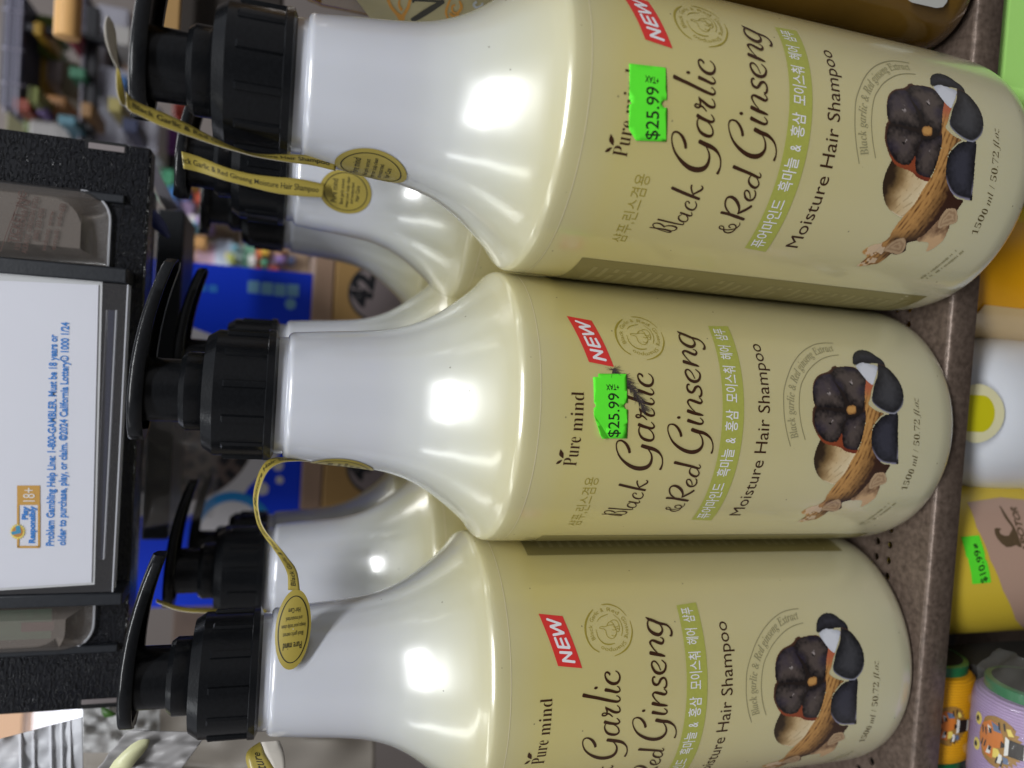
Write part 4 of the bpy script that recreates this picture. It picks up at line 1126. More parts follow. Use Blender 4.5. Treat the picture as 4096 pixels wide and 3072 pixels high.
# tag between the middle bottle and the one left of it
zz = lambda L_: [(1000 + x / 1.843, 1700 + y / 1.843, d) for x, y, d in L_]
A2, B2 = ribbon_pts(zz([(480, 258, 27.7), (350, 245, 27.5), (165, 245, 27.2), (75, 330, 26.9), (24, 520, 26.6), (45, 700, 26.4), (90, 800, 26.3), (170, 910, 26.2), (230, 1000, 26.5), (275, 1100, 26.9), (280, 1215, 27.12)]),
                    zz([(480, 275, 27.4), (350, 266, 27.1), (215, 285, 26.8), (120, 360, 26.6), (62, 540, 26.35), (78, 700, 26.2), (122, 790, 26.1), (212, 895, 26.05), (280, 980, 26.4), (345, 1075, 26.85), (370, 1225, 27.12)]))
og = tuple(at(1270, 1840, 27.6))
t = thing('paper_tag', 'gold paper tag looping from the middle bottle to an upside down oval', 'paper tag', og)
ribbon('seal_strip', A2, B2, t, og, flip=True)
mb = MB()
A2r, B2r = A2[::-1], B2[::-1]
g = ribbon_fn(B2r, A2r, 0.02)
write(mb, 'Black Garlic & Red Ginseng Moisture Hair Shampoo', [(0.03, 0.34), (0.97, 0.34)], 0.42, g, bold=0.004, slice_x=0.5)
link('strip_lettering', mb, TAG_INK, t, og)
# free oval: local axes from the photo
c0 = at(1000 + 318 / 1.843, 1700 + 1505 / 1.843, 26.80)
ax_w = (at(1000 + 318 / 1.843, 1700 + 1205 / 1.843, 27.15) - at(1000 + 280 / 1.843, 1700 + 1800 / 1.843, 26.45)) / 2    # world-horizontal half axis
ax_u = (at(1000 + 192 / 1.843, 1700 + 1530 / 1.843, 26.32) - at(1000 + 462 / 1.843, 1700 + 1490 / 1.843, 26.32)) / 2      # upward half axis
nn = ax_w.cross(ax_u).normalized()
if nn.y > 0: nn = -nn
oa, ob_ = ax_w.length, ax_u.length
fo = lambda p, q, l=0: c0 + ax_w / oa * q * -1 + ax_u / ob_ * p - nn * (0.10 * (p / ob_) ** 2 + 0.05 * (q / oa)) + nn * l
oval_label(t, og, fo, None, a=oa, b=ob_, wide=1.0, mats=[GOLD_PAPER])
oval_label(t, og, neck_fn(1, -1.36, 23.55), None, a=1.12, b=1.0)

# tag of the second bottle in the row beside the jug
A3, B3 = ribbon_pts([(1300, 738, 33.55), (1200, 716, 33.5), (1100, 708, 33.5), (1000, 695, 33.5), (900, 668, 33.5), (800, 628, 33.6), (725, 605, 33.5)],
                    [(1292, 790, 33.5), (1200, 785, 33.45), (1100, 772, 33.45), (1000, 748, 33.45), (900, 722, 33.45), (800, 690, 33.6), (733, 674, 33.5)])
og = tuple(at(1375, 770, 34.2))
og = tuple(at(1375, 770, 33.9))
t = thing('paper_tag', 'yellow seal tag with flat oval, on the bottle behind the one beside the jug', 'paper tag', og)
ribbon('seal_strip', A3, B3, t, og, flip=True)
mb = MB()
g = ribbon_fn(B3[::-1], A3[::-1], 0.02)
write(mb, 'Black Garlic & Red Ginseng Moisture Hair Shampoo', [(-0.04, 0.34), (0.96, 0.34)], 0.36, g, bold=0.004, slice_x=0.5)
link('strip_lettering', mb, TAG_INK, t, og)
th3, z3 = neck_hit(3, 1382, 768)
oval_label(t, og, neck_fn(3, th3, z3), None, a=1.10, b=1.0)

# dim strip beside the bottle behind the unpriced one
A4, B4 = ribbon_pts([(625, 2395, 36), (720, 2425, 35.6), (850, 2436, 35.4), (1068, 2438, 36)], [(625, 2410, 35.6), (720, 2444, 35.2), (850, 2453, 35.0), (1066, 2454, 36)])
og = tuple(at(850, 2440, 35))
t = thing('paper_tag', 'thin dark gold paper strip seen edge on behind the cap of the unpriced bottle', 'paper tag', og)
ribbon('seal_strip', A4, B4, t, og)

# tag at the edge of the frame on the unpriced front bottle
A5, B5 = ribbon_pts([(1040, 2968, 27.6), (1000, 2995, 27.3), (984, 3022, 27.0), (988, 3060, 26.8), (1010, 3110, 26.6)], [(1041, 2972, 27.5), (1052, 2990, 27.2), (1062, 3020, 26.9), (1085, 3055, 26.7), (1120, 3110, 26.5)])
og = tuple(at(1040, 2990, 27.2))
t = thing('paper_tag', 'yellow tag strip with pale paper back at the left neck of the unpriced front bottle', 'paper tag', og)
ribbon('seal_strip', A5, B5, t, og, flip=True)
mb = MB()
g = ribbon_fn(B5[::-1], A5[::-1], 0.02)
write(mb, 'Moisture', [(-0.25, 0.3), (0.62, 0.3)], 0.42, g, bold=0.004, slice_x=0.5)
link('strip_lettering', mb, TAG_INK, t, og)
A6, B6 = ribbon_pts([(1045, 2968, 28.2), (1060, 3010, 28.0), (1085, 3055, 27.9), (1100, 3110, 27.8)], [(1118, 2962, 28.2), (1135, 3005, 28.0), (1141, 3055, 27.9), (1138, 3110, 27.8)])
ribbon('curled_end', A6, B6, t, og, mats=[GREY_PAPER, GREY_PAPER])


# ------------------------------------------------------------------ ticket dispenser hanging over the bottles
def wrinkle_mat():
    m = mat('wrinkled_black_plastic', (0.006, 0.0065, 0.009), rough=0.27, spec=0.6)
    nt = m.node_tree
    b = nt.nodes['Principled BSDF']
    tc = nt.nodes.new('ShaderNodeTexCoord')
    mp = nt.nodes.new('ShaderNodeMapping')
    mp.inputs['Scale'].default_value = (380, 380, 980)
    nt.links.new(tc.outputs['Object'], mp.inputs['Vector'])
    n0 = nt.nodes.new('ShaderNodeTexNoise'); n0.inputs['Scale'].default_value = 0.35; n0.inputs['Detail'].default_value = 2
    nt.links.new(mp.outputs['Vector'], n0.inputs['Vector'])
    n = nt.nodes.new('ShaderNodeTexNoise'); n.inputs['Scale'].default_value = 1.0; n.inputs['Detail'].default_value = 1.0; n.inputs['Distortion'].default_value = 0.6
    nt.links.new(mp.outputs['Vector'], n.inputs['Vector'])
    cr = nt.nodes.new('ShaderNodeValToRGB')
    cr.color_ramp.elements[0].position, cr.color_ramp.elements[1].position = 0.44, 0.56
    nt.links.new(n.outputs['Fac'], cr.inputs['Fac'])
    bp = nt.nodes.new('ShaderNodeBump'); bp.inputs['Strength'].default_value = 0.9; bp.inputs['Distance'].default_value = 0.0016
    nt.links.new(cr.outputs['Color'], bp.inputs['Height'])
    nt.links.new(bp.outputs['Normal'], b.inputs['Normal'])
    return m


WR = wrinkle_mat()
SMOOTHB = mat('smooth_black_plastic', (0.012, 0.014, 0.018), rough=0.42, noise=0.3, nscale=500, bump=0.1, bscale=800)
CLEAR = mat('clear_plastic', (0.30, 0.29, 0.30), rough=0.05, spec=0.5, alpha=0.07)
CLEAR_T = mat('tinted_clear_plastic', (0.30, 0.26, 0.23), rough=0.12, spec=0.6, alpha=0.30, coat=0.6)
EDGE = mat('bright_acrylic_edge', (0.55, 0.56, 0.60), rough=0.25, alpha=0.8)
CARD = mat('white_card', (0.68, 0.69, 0.76), rough=0.55, noise=0.02, nscale=40)
CARD2 = mat('off_white_card', (0.56, 0.57, 0.58), rough=0.6)
BLUE_INK = mat('bright_blue_ink', lin((8, 118, 200)), rough=0.6)
GOLD_INK = mat('ochre_ink', lin((196, 146, 44)), rough=0.6)
YELLOW_INK = mat('yellow_ink', lin((236, 212, 84)), rough=0.6)
BROWN_INK = mat('brown_ink', (0.06, 0.022, 0.014), rough=0.5)

YP = 36.0
og = tuple(at(612, 1700, YP))
disp = thing('ticket_dispenser', 'black wrinkled plastic lottery ticket dispenser hanging above the pump bottles', 'ticket dispenser', og)


def px_box(mb, px0, px1, py0, py1, ya, yb):
    """box seen between photo columns px0..px1 (world up..down) and rows py0..py1 at depth ya, back at yb"""
    c = (at(px0, (py0 + py1) / 2, ya), at(px1, (py0 + py1) / 2, ya), at((px0 + px1) / 2, py0, ya), at((px0 + px1) / 2, py1, ya))
    mb.box((c[3].x, ya, c[1].z), (c[2].x, yb, c[0].z))
    return c


PX0, PX1, PZ0, PZ1 = -16.42, 8.06, 31.62, 52.0
mb = MB()
mb.box((PX0, YP, PZ0), (PX1, YP + 1.2, PZ1))
mb.box((PX0 + 0.4, YP + 1.2, PZ0 + 1.0), (PX1 - 0.4, YP + 9, PZ1 - 1))
link('front_panel', mb, WR, disp, og, bevel=0.12)
# the grey edge seen through slots in the panel's rim
SLOT = mat('slot_grey', lin((120, 112, 112)), rough=0.6)
DARK = mat('recess_shade', (0.004, 0.004, 0.005), rough=0.8)
for (a0, a1, b0, b1, gy0, gy1) in ((340, 508, 566, 604, 578, 602), (312, 476, 2794, 2832, 2795, 2814)):
    cA, cB = at((a0 + a1) / 2, b0, YP), at((a0 + a1) / 2, b1, YP)
    mb = MB()
    mb.box((cB.x, YP - 0.012, at(a1, (b0 + b1) / 2, YP).z), (cA.x, YP + 0.02, at(a0, (b0 + b1) / 2, YP).z))
    r = link('slot_shade_plate', mb, DARK, disp, og, bevel=0.1)  # near-black plate on the panel, painted as the shade inside the slot
    mb = MB()
    gA, gB = at((a0 + a1) / 2, gy0, YP), at((a0 + a1) / 2, gy1, YP)
    mb.box((gB.x, YP - 0.03, at(a1 - 8, (b0 + b1) / 2, YP).z), (gA.x, YP + 0.01, at(a0 + 14, (b0 + b1) / 2, YP).z))
    link('slot_tongue', mb, SLOT, r, og, bevel=0.05)
# two guide rails
for (py0, py1, e) in ((1040, 1102, 508), (2382, 2432, 488)):
    mb = MB()
    px_box(mb, -250, e, py0, py1, 34.3, YP)
    link('guide_rail', mb, SMOOTHB, disp, og, bevel=0.06)
# ribs beside the ticket windows
for (py0, py1, e) in ((736, 772, 500), (2594, 2626, 470)):
    mb = MB()
    px_box(mb, -250, e, py0, py1, YP - 0.22, YP + 0.1)
    link('guide_rib', mb, SMOOTHB, disp, og, bevel=0.06)


# ticket windows: rounded clear pockets
def pocket(px_end, py0, py1, round_top, lines, print_mat):
    y = 35.0
    a, b_ = at(px_end, py0, y), at(px_end, py1, y)
    x1, x0, z0 = at(px_end - 60, py0, y).x, at(px_end - 60, py1, y).x, at(px_end, (py0 + py1) / 2, y).z
    rad = 1.15
    pts = []
    for k in range(9):
        t_ = math.pi / 2 * k / 8
        if round_top:
            pts.append((x1 - rad + rad * math.sin(t_), z0 + rad - rad * math.cos(t_)))
        else:
            pts.append((x0 + rad - rad * math.sin(t_), z0 + rad - rad * math.cos(t_)))
    if round_top:
        loop = [(x0, z0)] + pts + [(x1, PZ1 - 4), (x0, PZ1 - 4)]
    else:
        loop = [(x1, z0)] + pts + [(x0, PZ1 - 4), (x1, PZ1 - 4)]
    cx, cz = (x0 + x1) / 2, z0 + 6
    mb = MB()
    outer = [(x, y + 0.85, z) for x, z in loop]
    inner = []
    for x, z in loop:
        inner.append((x + (0.55 if x < cx else -0.55) * (1 if abs(x - cx) > 0.6 else 0), y, z + (0.9 if z < z0 + 2 else 0)))
    n = len(loop)
    mb.add(outer + inner, [(i, (i + 1) % n, n + (i + 1) % n, n + i) for i in range(n)] + [tuple(range(n, 2 * n))])
    w_ = link('ticket_window', mb, CLEAR_T, disp, og, solid=0.06, angle=25)
    mb = MB()
    mb.tube([(x, y + 0.84, z) for x, z in loop[:-2]], 0.05, 6)
    link('window_rim', mb, EDGE, w_, og)
    return w_, (x0, x1, z0)


w1, (x0, x1, z0) = pocket(422, 752, 1052, True, None, None)
mb = MB()
fpl = lambda a_, b_: at(-b_, -a_, 34.9)
for s_, pxl, pa, pb, cap in (('TICKET, INC', 62, 975, 770, 34), ('130 MONTGOMERY NE', 78, 1000, 800, 22), ('ALBANY, OREGON 97321', 106, 1015, 790, 22), ('(800) 233-4295', 150, 965, 835, 22), ('website: www.', 182, 1005, 840, 20), ('email: info@', 220, 1000, 815, 20)):
    # the print slants as the ticket has slipped a little in its pocket
    write(mb, s_, [(-pa, -pxl), (-pb, -(pxl + (pa - pb) * 0.22))], cap, fpl, bold=0.0, slice_x=0)
brush(mb, [(-1005, -2, 3), (-900, -38, 3), (-760, -95, 3)], lambda x, y, l=0: fpl(x, y), n=3)
link('embossed_lettering', mb, BROWN_INK, w1, og)
w2, (x0, x1, z0) = pocket(356, 2424, 2632, False, None, None)
mb = MB()
px_box(mb, -100, 205, 2440, 2560, 35.7, 35.75)
tk = link('green_ticket_edge', mb, mat('green_ticket', (0.02, 0.09, 0.045), rough=0.5, noise=0.5, nscale=300), w2, og)
mb = MB()
px_box(mb, 85, 215, 2490, 2525, 35.62, 35.68)
link('dark_red_print', mb, mat('dark_red_ticket', (0.07, 0.015, 0.022), rough=0.5, noise=0.5, nscale=300), w2, og)
# clear sleeve that holds the notice
mb = MB()
c = px_box(mb, -250, 484, 1106, 2376, 34.30, 34.36)
sl = link('clear_sleeve', mb, CLEAR, disp, og)
mb = MB()
mb.box((c[3].x, 34.28, c[1].z), (c[2].x, 34.9, c[1].z + 0.05))
link('sleeve_edge', mb, EDGE, sl, og)
mb = MB()
px_box(mb, 404, 436, 1238, 2238, 34.75, 34.95)
link('navy_channel', mb, mat('navy_plastic', (0.014, 0.016, 0.035), rough=0.3, noise=0.5, nscale=800), disp, og, bevel=0.04)
mb = MB()
px_box(mb, 437, 441, 1238, 2238, 34.72, 34.95)
px_box(mb, 399, 403, 1238, 2238, 34.72, 34.95)
link('channel_lip', mb, EDGE, disp, og)

# the notice inside the sleeve
yc = 34.52
og2 = tuple(at(300, 1730, yc))
card = thing('notice_card', 'white card with blue small print in the clear sleeve of the ticket dispenser', 'notice card', og2)


def card_poly(pts, y, name, material, th):
    mb = MB()
    q = [at(px, py, y) for px, py in pts]
    n = len(q)
    mb.add([(p.x, y, p.z) for p in q] + [(p.x, y + th, p.z) for p in q],
           [tuple(range(n)), tuple(reversed(range(n, 2 * n)))] + [(i, n + i, n + (i + 1) % n, (i + 1) % n) for i in range(n)])
    return link(name, mb, material, card, og2, smooth=False)


card_poly([(-250, 1078), (0, 1091), (410, 1110), (378, 2338), (0, 2362), (-250, 2376)], yc + 0.05, 'backing_card', CARD2, 0.05)
fr = card_poly([(-250, 1105), (0, 1122), (394, 1140), (366, 2330), (0, 2352), (-250, 2366)], yc, 'front_card', CARD, 0.03)
fc = lambda a_, b_: at(-b_, -a_, yc - 0.02)
mb = MB()
write(mb, 'Problem Gambling Help Line: 1-800-GAMBLER. Must be 18 years or', [(-2184, -214), (-1338, -228)], 31, fc, bold=0.030, slice_x=0)
write(mb, 'older to purchase, play, or claim. ©2024 California Lottery® 1000 1/24', [(-2182, -261), (-1289, -275)], 31, fc, bold=0.030, slice_x=0)
write(mb, 'Play', [(-2079, -109), (-2025, -110)], 22, fc, bold=0.05, slice_x=0)
write(mb, 'Responsibly', [(-2173, -138), (-2024, -139)], 23, fc, bold=0.05, slice_x=0)
link('blue_lettering', mb, BLUE_INK, fr, og2)
mb = MB()
fl = lambda x, y, l=0: fc(x, y)
for a_, b_ in (((-2188, -72), (-2188, -156)), ((-2188, -156), (-2017, -156)), ((-2188, -72), (-2017, -72))):
    brush(mb, [(*a_, 9), ((a_[0] + b_[0]) / 2, (a_[1] + b_[1]) / 2, 9), (*b_, 9)], lambda x, y, l=0: at(-y, -x, yc - 0.02 - l), lift=0.002, n=2)
mb.add([fc(-2020, -68), fc(-1942, -68), fc(-1942, -160), fc(-2020, -160)], [(3, 2, 1, 0)])
link('ochre_frame', mb, GOLD_INK, fr, og2)
mb = MB()
f18 = lambda a_, b_: at(-b_, -a_, yc - 0.035)
write(mb, '18+', [(-2006, -139), (-1952, -139)], 48, f18, bold=0.0, slice_x=0)
link('age_lettering', mb, mat('card_white', (0.75, 0.72, 0.66), rough=0.6), fr, og2)
mb = MB()
sun = []
for k in range(36):
    r = 33 if k % 2 else 25
    t_ = 2 * math.pi * k / 36
    sun.append(at(70 + r * math.cos(t_), 2127 + r * math.sin(t_), yc - 0.03))
mb.add(sun, [tuple(range(36))])
link('sun_rays', mb, YELLOW_INK, fr, og2, smooth=False)
mb = MB()
mb.add([at(70 + 22 * math.cos(2 * math.pi * k / 24), 2127 + 22 * math.sin(2 * math.pi * k / 24), yc - 0.036) for k in range(24)], [tuple(range(24))])
link('sun_disc', mb, mat('amber_ink', lin((186, 126, 30)), rough=0.6), fr, og2, smooth=False)
mb = MB()
mb.add([at(px, py, yc - 0.042) for px, py in ((44, 2128), (64, 2123), (62, 2105), (79, 2101), (84, 2132), (48, 2140))], [(0, 1, 2, 3, 4, 5)])
link('blue_letter_emblem', mb, mat('teal_ink', lin((24, 138, 178)), rough=0.6), fr, og2, smooth=False)

# ------------------------------------------------------------------ things between the bottles and the back of the shop
def boxthing(name, label, cat, px0, px1, py0, py1, y, depth, material, group=None, bevel=0.12):
    mb = MB()
    c = px_box(mb, px0, px1, py0, py1, y, y + depth)
    o_ = ((c[2].x + c[3].x) / 2, y + depth / 2, c[1].z)
    o = link(name, mb, material, None, o_, bevel=bevel)
    return tag(o, label, cat, group)


boxthing('black_box', 'matt black box standing behind the dispenser beside the blue carton', 'box', 596, 707, 835, 2160, 50, 6, SMOOTHB)
mb = MB()
q = [at(px, py, 45) for px, py in ((600, 620), (690, 795), (712, 832), (660, 832), (640, 800), (600, 700))]
n = len(q)
mb.add(q + [p + Vector((0, 0.5, 0)) for p in q], [tuple(range(n)), tuple(reversed(range(n, 2 * n)))] + [(i, n + i, n + (i + 1) % n, (i + 1) % n) for i in range(n)])
o = link('acrylic_bracket', mb, mat('smoky_acrylic', lin((112, 108, 116)), rough=0.3, alpha=0.85), None, tuple(q[3]), smooth=False)
tag(o, 'slanted smoky grey acrylic bracket under the right end of the dispenser', 'bracket')
# slim blue capped pen leaning under the dispenser
mb = MB()
mb.tube([at(598, 850, 43), at(640, 905, 43.2), at(676, 950, 43.4)], [0.35, 0.33, 0.1], 12)
o = link('pen', mb, mat('dull_blue_plastic', lin((70, 78, 140)), rough=0.3), None, tuple(at(640, 900, 43)))
tag(o, 'dull blue pen barrel slanting out from under the dispenser', 'pen')

# clear plastic tumbler in the gap under the dispenser
cup_c = at(860, 1890, 47)
mb = MB()
zt, zb = at(585, 1890, 47).z, at(862, 1890, 47).z
mb.lathe([(2.7, zb), (2.75, zb + 0.05), (3.35, zt - 0.1), (3.42, zt), (3.30, zt), (3.25, zt - 0.1), (2.6, zb + 0.15)], 48, c=(cup_c.x, 47.5), closed_top=False)
o = link('plastic_tumbler', mb, mat('cloudy_clear_plastic', (0.5, 0.47, 0.45), rough=0.15, alpha=0.10, coat=0.3), None, (cup_c.x, 47.5, zb))
tag(o, 'clear plastic tumbler with vertical sheen in front of the cookie carton', 'tumbler')

# blue cookie carton
yb = 62.0
BLUE = mat('blue_carton', lin((0, 58, 222)), rough=0.4, noise=0.05, nscale=50)
top, bot = at(560, 1600, yb).z, at(1226, 1600, yb).z
xr, xl = at(1000, 1070, yb).x, at(1000, 2420, yb).x
og3 = ((xr + xl) / 2, yb, bot)
bc = thing('cookie_carton', 'bright blue carton printed with a big dark cookie and white milk splash', 'carton', og3)
mb = MB()
mb.box((xl, yb, bot), (xr, yb + 9, top))
link('carton_box', mb, BLUE, bc, og3, bevel=0.15)
fb = lambda d: (lambda px, py: at(px, py, yb - d))


def disc(px, py, r, d, n=48, wob=0.0, seed=1, sq=1.0):
    rr = random.Random(seed)
    ph = [rr.uniform(0, 6.28) for _ in range(4)]
    return [at(px + r * (1 + wob * (math.sin(3 * t_ + ph[0]) + 0.7 * math.sin(7 * t_ + ph[1]) + 0.4 * math.sin(11 * t_ + ph[2]))) * math.cos(t_),
               py + sq * r * (1 + wob * (math.sin(3 * t_ + ph[0]) + 0.7 * math.sin(7 * t_ + ph[1]) + 0.4 * math.sin(11 * t_ + ph[2]))) * math.sin(t_), yb - d) for t_ in np.linspace(0, 2 * math.pi, n, endpoint=False)]


def flat(name, polys, material, parent=bc, og_=og3):
    mb = MB()
    for p_ in polys:
        mb.add(p_, [tuple(range(len(p_)))])
    return link(name, mb, material, parent, og_, smooth=False)


WHITE_P = mat('carton_white', (0.62, 0.60, 0.62), rough=0.45)
flat('milk_splash', [disc(735, 1690, 388, 0.02, wob=0.05, seed=4), disc(1118, 1920, 16, 0.022), disc(1048, 1955, 26, 0.022), disc(1112, 1862, 22, 0.022)], WHITE_P)
COOK = mat('dark_cookie', lin((92, 78, 74)), rough=0.7, noise=0.35, nscale=120)
COOKD = mat('cookie_grooves', lin((34, 32, 38)), rough=0.8)
ck = flat('cookie', [disc(715, 1690, 318, 0.035)], COOK)
gr = []
rr = random.Random(9)
for ring_r, cnt in ((292, 40), (236, 26), (176, 20), (118, 12), (62, 7)):
    for k in range(cnt):
        t0 = 2 * math.pi * k / cnt + rr.uniform(-.05, .05)
        a_ = 2 * math.pi / cnt * 0.32
        hr = 20 if ring_r > 280 else 17
        gr.append([at(715 + r_ * math.cos(t_), 1690 + r_ * math.sin(t_), yb - 0.045) for r_, t_ in ((ring_r - hr, t0 - a_), (ring_r + hr, t0 - a_), (ring_r + hr, t0 + a_), (ring_r - hr, t0 + a_))])
flat('cookie_pattern', gr, COOKD, ck)
LB = mat('light_blue_print', lin((30, 132, 200)), rough=0.45)
ringp = []
for k in range(40):
    t0, t1 = 2 * math.pi * k / 40, 2 * math.pi * (k + 1) / 40
    ringp.append([at(930 + r_ * 1.0 * math.cos(t_), 2160 + r_ * 1.1 * math.sin(t_), yb - 0.03) for r_, t_ in ((142, t0), (176, t0), (176, t1), (142, t1))])
flat('light_blue_ring', ringp, LB)
flat('white_spot', [disc(930, 2160, 142, 0.028, sq=1.1)], WHITE_P)
PALE = mat('pale_blue_print', lin((120, 172, 206)), rough=0.45)
flat('pale_block_lettering', [[at(x0_, y0_, yb - 0.03) for x0_, y0_ in ((a, b), (a + 46, b + 3), (a + 44, b + 52), (a - 2, b + 48))] for a, b in ((992, 1122), (1046, 1128), (1098, 1134), (1150, 1136))] + [disc(1162, 1216, 22, 0.03)], PALE)
flat('light_blue_lettering', [[at(x0_, y0_, yb - 0.03) for x0_, y0_ in ((a, 1126 + (a - 700) * 0.09), (a + 34, 1129 + (a - 700) * 0.09), (a + 33, 1158 + (a - 700) * 0.09), (a - 1, 1155 + (a - 700) * 0.09))] for a in (712, 752, 792, 836)], mat('sky_blue_print', lin((48, 128, 220)), rough=0.45))

# tan carton under it, with round stickers
yt = 61.0
ctop, cbot = at(1312, 1600, yt).z, 0.0
xr2, xl2 = at(1400, 1000, yt).x, at(1400, 2120, yt).x
og4 = ((xr2 + xl2) / 2, yt, 0)
tc_ = thing('tan_carton', 'tan cardboard carton with round grey stickers, under the blue cookie carton', 'carton', og4)
TAN = mat('tan_cardboard', lin((186, 148, 92)), rough=0.65, noise=0.06, nscale=60)
mb = MB()
mb.box((xl2, yt, 0.0), (xr2, yt + 10, ctop))
link('carton_box', mb, TAN, tc_, og4, bevel=0.2)
boxthing('beige_tray', 'beige shrink wrapped tray between the blue carton and the tan carton', 'tray', 1228, 1311, 1000, 2110, 61, 9.5, mat('beige_wrap', lin((176, 146, 124)), rough=0.3, noise=0.35, nscale=9))
for k, (px, py) in enumerate(((1508, 1172), (1500, 1865))):
    yb2 = yt
    dk = lambda r, d: [at(px + r * math.cos(t_), py + r * math.sin(t_), yb2 - d) for t_ in np.linspace(0, 2 * math.pi, 40, endpoint=False)]
    s_ = flat('round_sticker', [dk(116, 0.02)], mat('dark_sticker_rim', (0.03, 0.03, 0.035), rough=0.5), tc_, og4)
    flat('sticker_face', [dk(106, 0.03)], mat('grey_sticker', lin((150, 138, 140)), rough=0.5), s_, og4)
    mb = MB()
    write(mb, '42', [(-(py + 62), -(px - 30)), (-(py - 75), -(px - 8))], 82, lambda a_, b_: at(-b_, -a_, yb2 - 0.04), bold=0.05, slice_x=0)
    link('sticker_lettering', mb, mat('black_sticker_ink', (0.012, 0.014, 0.02), rough=0.5), s_, og4)

# ------------------------------------------------------------------ the shop behind, out of focus
packs = [
    # px0 px1 py0 py1 depth colour
    (690, 786, 672, 752, 118, (190, 84, 92), 'pink red packet', 'packet'), (684, 760, 748, 830, 120, (52, 118, 190), 'mid blue packet', 'packet'),
    (630, 690, 730, 800, 123, (150, 178, 160), 'pale green packet', 'packet'), (742, 800, 756, 880, 122, (118, 150, 110), 'sage green packet', 'packet'),
    (706, 780, 800, 892, 119, (164, 142, 180), 'lilac packet', 'packet'), (704, 790, 880, 945, 118, (176, 112, 124), 'dusty pink packet', 'packet'),
    (704, 790, 930, 962, 116, (110, 30, 44), 'maroon packet', 'packet'), (764, 815, 938, 972, 113, (204, 170, 30), 'bright yellow packet', 'packet'),
    (706, 812, 962, 996, 111, (104, 74, 152), 'purple packet', 'packet'), (708, 782, 985, 1052, 109, (214, 190, 140), 'cream packet with pale yellow front', 'packet'),
    (782, 868, 972, 1060, 108, (222, 188, 206), 'pale pink packet', 'packet'), (858, 935, 958, 1075, 107, (196, 206, 226), 'icy white packet', 'packet'),
    (930, 985, 985, 1085, 106, (206, 224, 222), 'pale mint carton', 'carton'), (972, 1025, 975, 1092, 105, (136, 200, 172), 'mint green carton', 'carton'),
    (1022, 1052, 970, 1092, 104, (206, 98, 60), 'orange red carton', 'carton'), (1050, 1130, 985, 1100, 106, (196, 186, 206), 'lavender grey carton', 'carton'),
    (1126, 1240, 985, 1108, 108, (206, 178, 148), 'peach beige carton', 'carton'), (820, 890, 700, 768, 117, (120, 176, 84), 'leaf green packet', 'packet'),
    (800, 830, 695, 770, 119, (84, 92, 176), 'violet blue packet', 'packet'), (880, 940, 720, 770, 119, (168, 206, 172), 'light green packet', 'packet'),
    (690, 760, 400, 470, 112, (186, 70, 56), 'red orange packet', 'packet'), (640, 720, 500, 600, 114, (96, 46, 110), 'dark purple packet', 'packet'),
    (800, 960, 880, 950, 112, (112, 96, 76), 'brown carton', 'carton'), (630, 700, 600, 690, 116, (20, 20, 24), 'black carton', 'carton'),
    (100, 222, 52, 112, 96, (112, 132, 40), 'olive green bottle pack', 'packet'), (104, 224, 142, 212, 97, (116, 138, 44), 'olive green bottle pack with cream top', 'packet'),
    (98, 176, 210, 365, 98, (184, 152, 54), 'mustard yellow packet', 'packet'), (168, 240, 205, 330, 99, (196, 188, 196), 'white and mustard packet', 'packet'),
    (138, 268, 375, 486, 95, (206, 150, 98), 'orange tan carton', 'carton'), (90, 150, 430, 530, 96, (98, 116, 52), 'dark olive packet', 'packet'),
    (110, 290, 480, 600, 94, (176, 172, 170), 'grey white sack', 'sack'), (240, 318, 240, 390, 100, (176, 172, 150), 'cream striped packet', 'packet'),
    (335, 380, 290, 380, 101, (66, 84, 110), 'slate blue packet', 'packet'), (330, 378, 370, 460, 99, (172, 108, 54), 'rust orange packet', 'packet'),
    (380, 520, 20, 130, 102, (184, 182, 196), 'white plastic bottle pack', 'packet'), (345, 420, 130, 290, 104, (196, 194, 206), 'white lavender packet', 'packet'),
    (380, 560, 270, 420, 103, (190, 190, 206), 'bluish white carton', 'carton'), (372, 640, 400, 600, 100, (206, 206, 218), 'wide white carton', 'carton'),
    (490, 540, 50, 290, 105, (180, 146, 118), 'tan paper packet', 'packet'), (410, 560, 120, 260, 108, (110, 106, 124), 'grey violet packet', 'packet'),
    (0, 92, -40, 430, 92, (48, 50, 76), 'dark blue striped banner stand', 'display stand'), (20, 150, 380, 560, 108, (110, 106, 60), 'dark mustard packet', 'packet'),
    (560, 640, 540, 660, 106, (200, 200, 208), 'white carton', 'carton'), (230, 345, -60, 70, 112, (120, 118, 134), 'grey carton', 'carton'),
]
hues = [((222, 206, 120), 'straw yellow'), ((70, 130, 200), 'cornflower blue'), ((206, 90, 110), 'rose'), ((230, 226, 220), 'chalk white'), ((80, 160, 120), 'jade'), ((180, 70, 40), 'brick red'),
        ((150, 120, 190), 'mauve'), ((60, 70, 110), 'navy'), ((200, 150, 90), 'caramel'), ((110, 170, 190), 'teal'), ((240, 190, 60), 'sunflower'), ((170, 180, 90), 'pear green')]
rk = random.Random(21)
